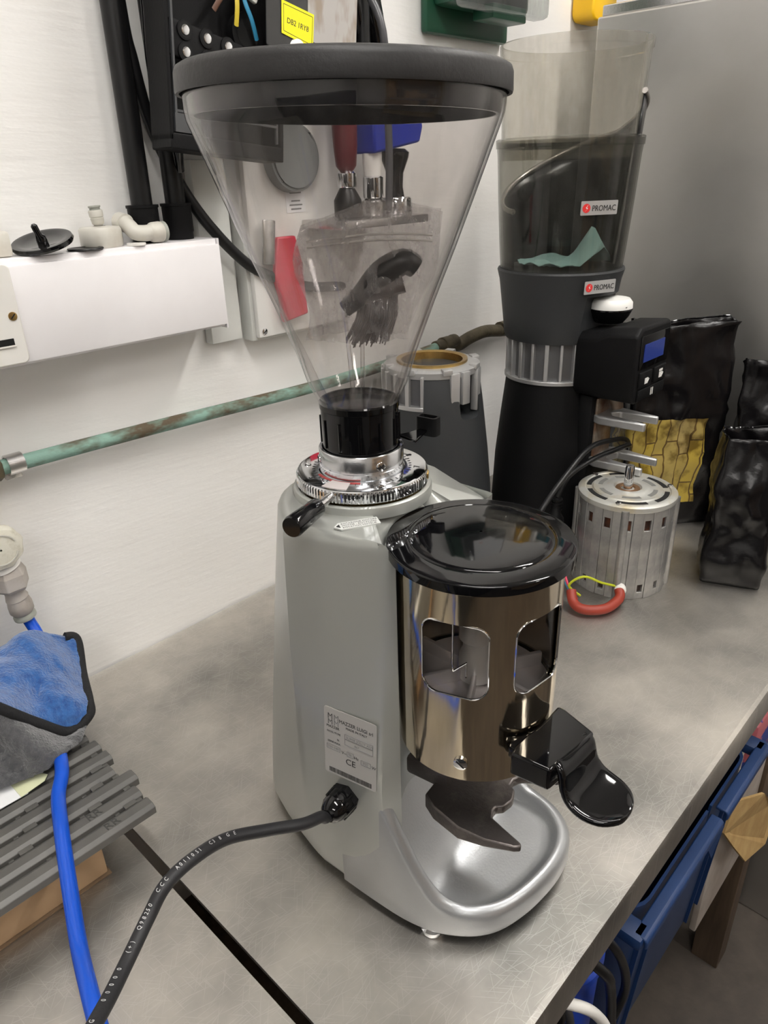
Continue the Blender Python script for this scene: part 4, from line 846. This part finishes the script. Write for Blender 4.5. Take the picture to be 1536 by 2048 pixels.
# dark insert wall rising to the right, with a polished rim
bm = B(); rings = []; rimp = []
for k in range(41):
    f = k/40; a = math.radians(158-240*f); zt = .497+.098*sm(f*1.25)**.9+.040*max(0, f-.72)/.28; r0 = .0805; row = []
    for q in range(6):
        z = .4215+(zt-.4215)*q/5; r_ = r0+(z-.42)*.068; row.append((r_*math.cos(a), r_*math.sin(a), z))
    rings.append(row); rimp.append(row[-1])
loft(bm, rings, False, False, closed=False); obj('dark_insert', bm, mat('black_insert', (.012, .012, .013), .25), G2, solid=.002, ang=180)
obj('insert_rim', tube(B(), rimp, .0038, 10), mat('insert_rim_grey', (.32, .30, .28), .25, metal=.6), G2)
obj('seam_ridge', tube(B(), [(-.012, -.0885, .430), (-.010, -.0935, .50), (-.006, -.0965, .58), (-.003, -.0950, .60), (-.001, -.0965, .693)], .0014, 8), CLEAR3, G2)
def logo(parent, z, a_, r_, s=1.0):
    a = math.radians(a_); M_ = frame((r_*math.cos(a), r_*math.sin(a), z), (-math.sin(a), math.cos(a), 0), (0.05*math.cos(a), .05*math.sin(a), 1))
    pb = obj('maker_badge', prism(B(), rrect(.052*s, .017*s, .001, 2), 0, .0008, M_), mat('badge_silver', (.55, .55, .55), .3, metal=.5), parent, smooth=False)
    obj('badge_disc', prism(B(), [(.0055*s*math.cos(q*PI/12)-.0185*s, .0055*s*math.sin(q*PI/12)) for q in range(24)], .0009, .0012, M_), REDINK, pb, smooth=False)
    obj('badge_mark', prism(B(), [(-.0205*s, -.004*s), (-.0175*s, -.001*s), (-.0195*s, .0005*s), (-.0165*s, .0042*s), (-.0182*s, .001*s), (-.0165*s, -.0002*s)], .0013, .0015, M_), WHITE, pb, smooth=False)
    text('badge_text', 'PROMAC', .0098*s, M_ @ Matrix.Translation((-.0105*s, -.0036*s, .001)), INK, pb, .0002, sx=.85)
logo(G2, .502, -122, .0935); logo(G2, .402, -112, .0885)
# dose / grind knob under the hood
kn = obj('adjust_knob', lathe(B(), [(.020, .348), (.026, .356), (.031, .366), (.0305, .368)], c=(.012, -.078, 0), seg=40, cap0=True), BLKG, G2)
obj('knob_scale', lathe(B(), [(.0305, .368), (.0300, .376), (.026, .381), (.001, .383)], c=(.012, -.078, 0), seg=40), WHITE, kn)
text('knob_number', '5', .010, frame((.0, -.107, .371), (1, -.1, 0), (0, .4, 1)), INK, kn)
# control head
bm = B(); sec = [(-.052, .090), (-.052, .012), (-.044, .0), (.046, .0), (.050, .006), (.050, .094), (.046, .100), (-.040, .100)]
def headring(y, dzt, w_=1): return [(.0+x*w_, y, .252+z+(dzt if z > .05 else 0)) for x, z in sec]
loft(bm, [headring(-.060, -.012, .85), headring(-.095, -.008, .98), headring(-.110, .0), headring(-.150, .004), headring(-.1545, .001, .97)]); hd = obj('control_head', bm, BLKM, G2, bev=.003)
fy = -.1548
obj('screen_bezel', box(B(), (.0, fy, .322), (.086, .003, .046), bev=.001), BLKG, hd); s1 = obj('blue_display', box(B(), (-.004, fy-.0022, .321), (.060, .001, .024)), SCRN, hd, smooth=False, label='blue lit display')
for x, nc in ((-.021, 1), (.023, 2)):
    bt = obj('dose_button', box(B(), (x, fy-.001, .284), (.036, .005, .022), bev=.0015), BLKM, hd)
    bm = B(); box(bm, (x, fy-.0038, .282), (.009, .0006, .008)); tube(bm, [(x+.004, fy-.0038, .285), (x+.0075, fy-.0038, .284), (x+.004, fy-.0038, .280)], .0007, 6)
    if nc == 2: box(bm, (x, fy-.0038, .2885), (.010, .0006, .003))
    obj('cup_icon', bm, WHITE, bt, smooth=False)
bt = obj('pause_button', box(B(), (.001, fy-.001, .263), (.080, .005, .016), bev=.0015), BLKM, hd)
bm = B(); box(bm, (-.002, fy-.0038, .263), (.0016, .0006, .010)); box(bm, (.003, fy-.0038, .263), (.0016, .0006, .010)); obj('pause_icon', bm, WHITE, bt, smooth=False)
# spout and forks
obj('front_column', box(B(), (0, -.078, .125), (.070, .022, .25), bev=.004), BLKM, G2); obj('stained_backplate', box(B(), (0, -.091, .20), (.050, .004, .09), bev=.001), mat('coffee_stained_metal', (.30, .25, .20), .4, metal=.5, col2=(.18, .09, .05), vscale=40), G2)
def fork2(z, l_, w_, nm):
    bm = B(); poly = [(-w_, -.088), (-w_-.006, -.100), (-w_+.002, -l_), (-w_+.008, -l_-.001), (-w_+.013, -.112), (0, -.103), (w_-.013, -.112), (w_-.008, -l_-.001), (w_-.002, -l_), (w_+.006, -.100), (w_, -.088)]
    prism(bm, poly, z-.006, z+.006); obj(nm, bm, CAST, G2, bev=.002)
fork2(.215, .165, .026, 'upper_fork'); fork2(.150, .170, .030, 'lower_fork')
obj('spout', tube(B(), [(0, -.105, .255), (0, -.110, .235), (0, -.112, .228)], [.014, .009, .008], 20), mat('coffee_stained_metal', (.30, .25, .20), .4), G2)
obj('foot_plate', box(B(), (0, -.075, .006), (.11, .05, .012), bev=.004), BLKM, G2)
# paper / cloth inside hopper
t = thing('filter_paper', 'crumpled pale teal cloth at the bottom of the smoky hopper', 'cloth', (.975, .573, .4225))
bm = B(); g = []
for j in range(25):
    row = []
    for i in range(25):
        x = (i/12-1); y = (j/12-1); r_ = math.hypot(x, y); s_ = 1/max(1, r_)*.068; px_, py_ = x*s_*.95, y*s_*.95
        row.append(bm.verts.new((px_, py_-.004, .004+.052*max(0, 1-(abs(px_+.005)/.036))*max(0, 1-abs(py_+.045)/.035)+.010*abs(noise.noise(Vector((px_*30, py_*30, 1)))))))
    g.append(row)
for a_, b_ in zip(g, g[1:]):
    for i in range(24):
        try: bm.faces.new((a_[i], a_[i+1], b_[i+1], b_[i]))
        except ValueError: pass
obj('cloth', bm, mat('teal_cloth', (.30, .50, .50), .7), t, solid=.001)
# G2's power lead draped over the fork
t = thing('power_lead', 'black power lead with plug hanging over the fork of the black grinder', 'cable', (.90, .47, 0))
obj('lead', tube(B(), [(-.215, .03, .0042), (-.195, .02, .012), (-.17, .0, .06), (-.15, -.01, .10), (-.128, -.015, .140), (-.074, -.015, .170), (-.012, -.015, .193), (.055, -.015, .186), (.11, -.015, .168), (.135, .0, .11), (.12, .030, .03), (.09, .035, .004)], .0038, 10, smooth=6), BLK, t)
obj('lead_end', tube(B(), [(.10, -.022, .168), (.05, -.020, .172), (.005, -.010, .168), (-.030, .004, .150), (-.045, .010, .122)], .0038, 10, smooth=6), BLK, t)
pg = obj('plug', tube(B(), [(-.045, .010, .122), (-.047, .010, .098), (-.048, .010, .091), (-.050, .010, .066), (-.050, .010, .060)], [.0055, .0075, .013, .016, .012], 16), BLKM, t)
for k in range(4): obj('strain_rib', tube(B(), [(-.0455, .010, .120-k*.005), (-.0455, .010, .1175-k*.005)], .0078, 14), BLKM, pg)
obj('plug_pin', box(B(), (-.046, .010, .052), (.006, .003, .018)), BRASS, pg, smooth=False)

# ================================================================ THIRD GRINDER (stripped)
G3 = thing('stripped_grinder', 'dark grey stripped grinder body with exposed cast neck and brass ring', 'coffee grinder', (.78, .652, 0))
c3 = lathe(B(), [(.084, 0), (.0905, .002), (.0905, .06), (.088, .12), (.082, .18), (.073, .252), (.0655, .300), (.0645, .302), (.055, .302)], seg=72, cap0=True, cap1=True)
b3 = obj('body_cone', c3, GREY3, G3)
b_ = B(); prism(b_, rrect(.040, .085, .010, 4), -.05, .02, frame((.0745*math.cos(math.radians(268)), .0745*math.sin(math.radians(268)), .282), (-math.sin(math.radians(268)), math.cos(math.radians(268)), 0), (0, 0, 1))); cutr = obj('cutter', b_, DARK, G3)
b_ = B(); sector(b_, .060, .10, .258, .32, 105, 210, 20); cut2 = obj('cutter', b_, DARK, G3)
bpy.context.view_layer.update(); boolcut(b3, [cutr, cut2])
grille(G3, 106, 209, .258, .303, .0725, CAST, 6)
nk = obj('cast_neck', lathe(B(), [(.060, .295), (.067, .299), (.0672, .307), (.060, .310), (.046, .310)], seg=72, cap0=True), CAST, G3)
obj('brass_ring', lathe(B(), [(.050, .3098), (.050, .3135), (.047, .314), (.043, .312), (.042, .302), (.042, .300)], seg=72), BRASS, G3)
obj('inner_bore', lathe(B(), [(.042, .3015), (.001, .3015)], seg=48), mat('bore_grey', (.25, .24, .22), .4, metal=.8), G3)
for a_ in (150, 195, 238, 285, 330, 15, 60, 105):
    a = math.radians(a_); obj('cast_lug', box(B(), (.064*math.cos(a), .064*math.sin(a), .308), (.012, .014, .008), rz(a), bev=.0015), CAST, nk)
for a_, l_ in ((247, .07), (262, .045), (288, .06)):
    a = math.radians(a_); obj('cast_bracket', box(B(), (.0655*math.cos(a), .0655*math.sin(a), .306-l_/2), (.010, .014, l_), rz(a), bev=.0015), CAST, nk)
obj('pivot_pin', cyl(B(), (.0665*math.cos(math.radians(247)), .0665*math.sin(math.radians(247)), .205), (.066*math.cos(math.radians(247)), .066*math.sin(math.radians(247)), .24), .005), CAST, G3)

# ================================================================ MOTOR
MO = thing('electric_motor', 'bare aluminium electric motor with steel shaft standing on the worktop', 'motor', (.905, .400, 0), math.radians(5))
RM = .066; HM = .140
obj('core', lathe(B(), [(.0610, .002), (.0610, HM-.004)], seg=64, cap0=True, cap1=True), mat('motor_inside', (.03, .015, .01), .6), MO)
obj('copper_coils', lathe(B(), [(.0615, .100), (.0625, .104), (.0625, .126), (.0615, .130)], seg=64), COPW, MO)
ALU = mat('stained_cast_aluminium', (.26, .26, .26), .42, metal=.7, bump=.3, bscale=90, col2=(.46, .45, .43), vscale=18)
nrib = 30; full = None; parts_ = None
for k in range(nrib):
    a = k*360/nrib
    if k % 2 == 0:
        if full is None:
            full = obj('rib', sector(B(), .060, RM, .0, HM-.006, -5.75, 5.75, 3), ALU, MO, bev=.0006); r_ = full
        else: r_ = full.copy(); C.objects.link(r_)
    else:
        if parts_ is None:
            b_ = B(); sector(b_, .060, RM-.0008, .022, .106, -6.1, 6.1, 3); sector(b_, .060, RM-.0008, .121, HM-.006, -6.1, 6.1, 3); sector(b_, .060, RM-.0008, .0, .010, -6.1, 6.1, 3); sector(b_, .060, RM-.0008, .009, .023, -6.1, -3.0, 2); sector(b_, .060, RM-.0008, .009, .023, 3.6, 6.1, 2); sector(b_, .060, RM-.0008, .105, .122, -6.1, -3.8, 2); sector(b_, .060, RM-.0008, .105, .122, 3.8, 6.1, 2)
            parts_ = obj('slotted_rib', b_, ALU, MO, bev=.0006); r_ = parts_
        else: r_ = parts_.copy(); C.objects.link(r_)
    r_.rotation_euler = (0, 0, math.radians(a))
for a_ in (200, 290, 20, 110):
    a = math.radians(a_); obj('corner_screw_lug', tube(B(), [(.0655*math.cos(a), .0655*math.sin(a), 0), (.0655*math.cos(a), .0655*math.sin(a), HM-.004)], .0052, 16), ALU, MO)
ALUT = mat('stained_motor_cap', (.48, .48, .45), .42, metal=.45, bump=.3, bscale=90, col2=(.42, .36, .24), vscale=22, ramp=(.5, .72))
cp = obj('end_cap', lathe(B(), [(.0665, HM-.007), (.0672, HM-.005), (.0668, HM), (.063, HM+.0025), (.058, HM+.0025), (.0565, HM+.0012), (.048, HM+.0012), (.0465, HM+.003), (.030, HM+.003), (.028, HM+.0045), (.019, HM+.0045), (.0175, HM+.001), (.0, HM+.001)], seg=80), ALUT, MO)
for k in range(6):
    a = k*60
    obj('cap_vent', sector(B(), .049, .0555, HM+.0010, HM+.0018, a+6, a+50, 8), DARK, cp); obj('cap_vent', sector(B(), .034, .0400, HM+.0026, HM+.0034, a+10, a+48, 8), mat('vent_grey', (.16, .16, .15), .5), cp)
obj('bearing', lathe(B(), [(.0170, HM+.0012), (.0160, HM+.003), (.0105, HM+.003), (.009, HM+.0015)], seg=40), mat('rusty_bearing', (.25, .14, .07), .4, metal=.6), MO)
obj('shaft', lathe(B(), [(.0062, HM-.002), (.0062, HM+.032), (.0052, HM+.036), (.001, HM+.036)], seg=28), CHR, MO)
for a_ in (70, 190, 310):
    a = math.radians(a_); screw('cap_screw', (.060*math.cos(a), .060*math.sin(a), HM+.0025), (0, 0, 1), .004, cp, CHRR, .0018)
obj('lead_grommet', tube(B(), [(-.060, -.027, .018), (-.066, -.030, .018), (-.068, -.031, .018)], [.008, .008, .006], 18), WPLAS, MO)
Mi = (Matrix.Translation((.905, .400, 0)) @ Matrix.Rotation(math.radians(5), 4, 'Z')).inverted()
def WL(l): return [Mi @ Vector(p_) for p_ in l]
slv = [(.842, .366, .018), (.832, .360, .012), (.806, .362, .009), (.788, .372, .009), (.779, .388, .009), (.782, .402, .012), (.792, .412, .022)]
obj('orange_sleeve', tube(B(), WL(slv), .0068, 14, smooth=6), ORNG, MO)
for nm, m_, pts in (('earth_wire', GOLDW, [(.80, .402, .014), (.79, .415, .03), (.80, .40, .045), (.825, .385, .030), (.842, .372, .022)]), ('pink_wire', PINKW, [(.792, .402, .012), (.80, .425, .03), (.83, .45, .055), (.86, .46, .075)]), ('blue_wire', CYANW, [(.792, .402, .012), (.805, .43, .025), (.835, .452, .05), (.865, .463, .068)])):
    obj(nm, tube(B(), WL(pts), .0018, 8, smooth=6), m_, MO)

# ================================================================ BLACK COFFEE BAGS
def bagm(name, label, cx, cy, rot, w_, d_, h_, top_h, lean=(0, 0), seed=1, print_=False, open_=True):
    t = thing(name, label, 'bag', (cx, cy, 0), rot)
    bm = B(); n = 36; m_ = 34; base = rrect(w_, d_, .006, 3)
    # resample perimeter
    per = base; L_ = [0]
    for i in range(len(per)): L_.append(L_[-1]+math.dist(per[i], per[(i+1) % len(per)]))
    def at(s):
        s = s % 1*L_[-1]
        for i in range(len(per)):
            if L_[i+1] >= s:
                f = (s-L_[i])/max(1e-9, L_[i+1]-L_[i]); a_, b_ = per[i], per[(i+1) % len(per)]; return a_[0]+(b_[0]-a_[0])*f, a_[1]+(b_[1]-a_[1])*f
        return per[0]
    n = 80; rings = []
    for j in range(m_+1):
        v_ = j/m_; z = h_*v_; sq = sm((v_-.55)/.45); ring = []
        for i in range(n):
            x, y = at(i/n); q = Vector((x, y, z+seed)); k_ = 1-.75*sq if top_h else 1-.35*sq
            f = .010*noise.noise(q*13)+.007*abs(noise.noise(q*38))-.011*abs(noise.noise(q*21)); f *= min(1, v_*6+.15)
            nrm = Vector((x/w_, y/d_, 0)).normalized() if (x or y) else Vector((1, 0, 0))
            ring.append((x+nrm.x*f+lean[0]*v_*v_, y*k_+nrm.y*f+lean[1]*v_*v_, z+(.010*noise.noise(q*18)*v_ if j == m_ else .004*noise.noise(q*25)*v_)))
        rings.append(ring)
    loft(bm, rings, True, False); bo = obj('bag_body', bm, BAGB, t, solid=.0006, ang=180)
    bm = B(); tube(bm, [Vector(p_) for p_ in rings[-1][:n//2+2]], .0012, 6, caps=True); obj('sealed_edge', bm, BLKG, t)
    if print_:
        bm = B(); ja, jb = int(m_*.12), int(m_*.56); ii = [k % n for k in range(int(n*print_[0]), int(n*print_[1])+1)]
        g = [[bm.verts.new(Vector(rings[j][i])+Vector((0, 0, 0))+Vector((rings[j][i][0], rings[j][i][1], 0)).normalized()*.0012) for i in ii] for j in range(ja, jb+1)]
        for a_, b_ in zip(g, g[1:]):
            for i in range(len(ii)-1): bm.faces.new((a_[i], a_[i+1], b_[i+1], b_[i]))
        m3 = bpy.data.materials.new('bamboo_print'); m3.use_nodes = True; nt = m3.node_tree; p_ = nt.nodes['Principled BSDF']; p_.inputs['Roughness'].default_value = .4
        tc = N(nt, 'ShaderNodeTexCoord'); br_ = N(nt, 'ShaderNodeTexBrick', Scale=1.0); br_.offset = .3; br_.inputs['Brick Width'].default_value = .075; br_.inputs['Row Height'].default_value = .020; br_.inputs['Mortar Size'].default_value = .0012
        br_.inputs['Color1'].default_value = (.50, .36, .05, 1); br_.inputs['Color2'].default_value = (.36, .27, .10, 1); br_.inputs['Mortar'].default_value = (.12, .07, .02, 1)
        mp = N(nt, 'ShaderNodeMapping'); mp.inputs['Rotation'].default_value = (0, PI/2, 0); nt.links.new(tc.outputs['Object'], mp.inputs[0])
        sp_ = N(nt, 'ShaderNodeSeparateXYZ'); nt.links.new(tc.outputs['Object'], sp_.inputs[0]); ad = N(nt, 'ShaderNodeMath', operation='ADD'); nt.links.new(sp_.outputs[0], ad.inputs[0]); nt.links.new(sp_.outputs[1], ad.inputs[1]); cb = N(nt, 'ShaderNodeCombineXYZ'); nt.links.new(sp_.outputs[2], cb.inputs[0]); nt.links.new(ad.outputs[0], cb.inputs[1]); nt.links.new(cb.outputs[0], br_.inputs[0])
        nn = N(nt, 'ShaderNodeTexNoise', Scale=35, Detail=4); cr = N(nt, 'ShaderNodeValToRGB'); cr.color_ramp.elements[0].position = .48; cr.color_ramp.elements[1].position = .62; cr.color_ramp.elements[0].color = (1, 1, 1, 1); cr.color_ramp.elements[1].color = (.25, .2, .08, 1); nt.links.new(tc.outputs['Object'], nn.inputs[0]); nt.links.new(nn.outputs['Fac'], cr.inputs[0])
        mx = N(nt, 'ShaderNodeMixRGB', blend_type='MULTIPLY'); mx.inputs[0].default_value = .85; nt.links.new(br_.outputs[0], mx.inputs[1]); nt.links.new(cr.outputs[0], mx.inputs[2]); nt.links.new(mx.outputs[0], p_.inputs['Base Color'])
        obj('printed_panel', bm, m3, t, ang=180, label='yellow printed panel')
    return t
bagm('coffee_bag', 'crumpled black foil coffee bag standing at the right, nearest the front', 1.026, .284, math.radians(-68), .078, .095, .215, False, (0, .0), 3)
bagm('coffee_bag', 'tall black foil coffee bag with yellow printed panel behind the motor', 1.135, .455, math.radians(-40), .16, .085, .335, True, (.0, -.02), 11, print_=(.40, .78))
bagm('coffee_bag', 'torn open black foil coffee bag behind the other two against the cabinet', 1.185, .30, math.radians(-75), .12, .06, .275, True, (.0, .0), 23)

# ================================================================ UNDER THE WORKTOP
SZ = -.415
t = thing('under_shelf', 'wooden shelf board beneath the steel worktop', 'shelf', (.40, .465, SZ-.02)); obj('board', box(B(), (0, 0, .009), (1.3, .54, .018), bev=.001), WOOD, t)
for x in (-.6, .3): obj('bearer', box(B(), (x, 0, (FZ-SZ+.02)/2), (.04, .45, abs(FZ-SZ+.02))), WOOD, t)
# crate
cr_ = thing('blue_crate', 'scuffed blue plastic crate with cracked rim under the worktop', 'crate', (.664, .470, SZ)); cr_.scale = (.93, 1, 1)
HC = .290
def cring(z, w_, d_, r_=.03): return [(x, y, z) for x, y in rrect(w_, d_, r_, 5)]
bm = B(); loft(bm, [cring(.0, .305, .575), cring(.01, .312, .588), cring(HC, .335, .622), cring(HC, .329, .616), cring(.014, .303, .578)], True, True); cb_ = obj('crate_wall', bm, CRATE, cr_)
b_ = B(); prism(b_, rrect(.12, .032, .014, 5), -.03, .03, frame((-.02, -.305, HC-.050), (1, 0, 0), (0, 0, 1))); cutr = obj('cutter', b_, DARK, cr_)
b_ = B(); prism(b_, [(.0, .0), (.006, .03), (-.006, .03)], -.05, .05, frame((.03, -.31, HC-.026), (1, 0, 0), (0, 0, 1))); cut2 = obj('cutter', b_, DARK, cr_); bpy.context.view_layer.update(); boolcut(cb_, [cutr, cut2])
for nm, x0, x1 in (('rim', -.188, .020), ('rim', .034, .188)):
    bm = B(); pr = [(-.330, -.009), (-.330, .001), (-.327, .004), (-.315, .004), (-.315, .0), (-.326, .0), (-.327, -.009)]
    if nm: loft(bm, [[(x0, y, HC+z) for y, z in pr], [(x1, y, HC+z) for y, z in pr]])
    obj('rim', bm, CRATE, cr_, bev=.002)
for sx in (-1, 1): obj('side_rim', box(B(), (sx*.181, 0, HC-.004), (.026, .652, .016), bev=.004), CRATE, cr_)
for x in (-.14, -.10, .10, .14): obj('stiffening_rib', box(B(), (x, -.302, .125), (.003, .006, .23), rx(.06)), CRATE, cr_)
obj('torn_tab', prism(B(), [(0, 0), (.03, .012), (.018, -.035)], -.001, .001, frame((.01, -.318, HC-.034), (1, -.3, 0), (0, 0, 1))), CRATE, cr_)
t = thing('crate_contents', 'dark cardboard piece standing inside the blue crate', 'cardboard', (.66, .26, SZ+.016)); obj('panel', box(B(), (0, 0, .135), (.22, .01, .255)), mat('dark_card', (.05, .04, .032), .8), t, smooth=False)
# white board, cardboard flap
t = thing('white_board', 'dirty white board leaning beyond the blue crate under the worktop', 'board', (.965, .186, SZ)); obj('panel', box(B(), (.0, 0, .08), (.21, .010, .42), bev=.002), mat('dirty_white_board', (.50, .46, .42), .7, col2=(.36, .31, .27), vscale=8), t)
t = thing('cardboard_flap', 'torn yellow brown cardboard flap hanging beside the blue crate', 'cardboard', (.81, .163, -.27))
bm = B(); pl2 = [(0, 0), (.012, .05), (.108, .0), (.215, -.115), (.31, -.23), (.335, -.27), (.215, -.195), (.102, -.135), (.04, -.055)]
loft(bm, [[(x, -.02*math.sin(x*9), z) for x, z in pl2], [(x, -.02*math.sin(x*9)+.004, z) for x, z in pl2]]); obj('flap', bm, mat('yellow_board', (.40, .25, .09), .8, col2=(.50, .34, .14), vscale=30), t, smooth=False)
# wooden bench leg
t = thing('wooden_post', 'dark brown wooden post standing on the floor under the worktop', 'post', (1.10, .20, FZ)); obj('post', box(B(), (0, 0, .418), (.05, .05, .836), bev=.002), WOOD, t)
t = thing('wooden_post', 'thin wooden batten standing behind the brown post at the right edge', 'post', (1.225, .24, FZ)); obj('post', box(B(), (0, 0, .418), (.025, .03, .836), bev=.002), WOOD, t)
t = thing('pink_packet', 'pink and blue packet at the right edge under the worktop', 'packet', (.955, .19, -.20)); obj('packet', box(B(), (0, 0, .0), (.10, .04, .09), bev=.006), mat('pink_packet', (.45, .12, .14), .5, col2=(.02, .04, .25), vscale=14, ramp=(.5, .52)), t)
# bucket & cables at the bottom
t = thing('blue_tub', 'bright blue plastic tub beneath the worktop edge among cables', 'tub', (.447, .218, SZ)); obj('tub_wall', lathe(B(), [(.042, 0), (.044, .004), (.049, .258), (.052, .261), (.052, .270), (.048, .271), (.0465, .255), (.043, .006), (.001, .006)], seg=56), mat('bright_blue_plastic', (.006, .05, .42), .4, bump=.3, bscale=30), t)
cbl = [('looped black cable hanging below the worktop edge, rightmost loop', BLK, [(.42, .195, -.055), (.443, .160, -.09), (.468, .152, -.143), (.486, .152, -.200), (.480, .155, -.235), (.455, .158, -.245), (.43, .17, -.24)], .0045),
       ('thick black cable hanging below the worktop edge, behind the loop', BLK, [(.395, .19, -.06), (.418, .152, -.095), (.438, .150, -.140), (.452, .150, -.200), (.462, .150, -.26), (.455, .16, -.34), (.43, .19, -.405)], .0050),
       ('white cable arching under the worktop edge', WPLAS, [(.34, .19, -.075), (.372, .150, -.085), (.398, .140, -.125), (.422, .138, -.180), (.440, .138, -.24), (.445, .145, -.32), (.43, .18, -.405)], .0048),
       ('black cable lowest in the bundle under the worktop', BLK, [(.30, .19, -.07), (.325, .155, -.105), (.36, .148, -.155), (.39, .148, -.215), (.40, .155, -.29), (.39, .18, -.40)], .0055),
       ('grey cable nearest the seam under the worktop', mat('dark_grey_lead', (.06, .06, .065), .35), [(.37, .20, -.07), (.385, .168, -.12), (.398, .165, -.19), (.395, .17, -.27), (.38, .19, -.40)], .004)]
for lab, m_, pts, r_ in cbl:
    tag(obj('loose_cable', tube(B(), pts, r_, 12, smooth=6), m_), lab, 'cable', 'loose cables under the worktop')
t = thing('black_plug', 'black moulded mains plug in the cable bundle under the worktop', 'plug', (.372, .172, -.175)); obj('plug_body', box(B(), (0, 0, 0), (.045, .03, .04), ry(.4), bev=.008), BLKM, t)
obj('cable_tail', tube(B(), [(.0, .0, .015), (.006, -.005, .05), (-.01, .01, .10)], .004, 10, smooth=4), BLK, t)

lk = thing('added_dark_locker', 'row of unseen dark grey lockers added along the left wall to darken reflections', 'added_locker', (-1.55, -.75, FZ))  # unseen lockers, added to darken what the silver grinder's side reflects
for k in range(5):
    obj('added_locker_body', box(B(), (0, -.9+k*.45, .68), (.38, .445, 1.36), bev=.004), mat('added_locker_grey', (.035, .037, .04), .5), lk); dr_ = obj('door', box(B(), (.195, -.9+k*.45, .68), (.012, .43, 1.33), bev=.003), mat('added_locker_grey', (.035, .037, .04), .5), lk)
    obj('handle', box(B(), (.208, -.75+k*.45, .75), (.014, .015, .10), bev=.003), CHRR, dr_)
# ================================================================ rest of the room behind the camera (seen only in reflections)
sh_ = thing('wooden_shelving', 'plywood shelving with boxes along the wall behind the viewer', 'shelving', (.5, -2.2, FZ))
for x in (-.9, .9): obj('upright', box(B(), (x, 0, 1.0), (.03, .40, 2.0)), PLY, sh_, smooth=False)
for z in (.1, .6, 1.1, 1.6, 1.98): obj('shelf_board', box(B(), (0, 0, z), (1.83, .40, .025)), PLY, sh_, smooth=False)
random.seed(9); nb = 0
words = ['first', 'second', 'third', 'fourth', 'fifth', 'sixth', 'seventh', 'eighth']
for li, z in enumerate((.6, 1.1, 1.6)):
    x = -.86
    k = 0
    while x < .58 and k < 8:
        w_ = random.uniform(.18, .24); h_ = random.uniform(.22, .38)
        t = thing('storage_box', 'brown storage box, %s from the left on the %s shelf behind the viewer' % (words[k], ('lower', 'middle', 'upper')[li]), 'box', (.5+x+w_/2, -2.19, FZ+z+.0135), 0, 'storage boxes behind the viewer')
        obj('carton', box(B(), (0, 0, h_/2), (w_, .33, h_)), CARD if random.random() < .7 else mat('dark_carton', (.03, .03, .035), .6), t, smooth=False); x += w_+.03; k += 1
        if abs(x) < .0: pass
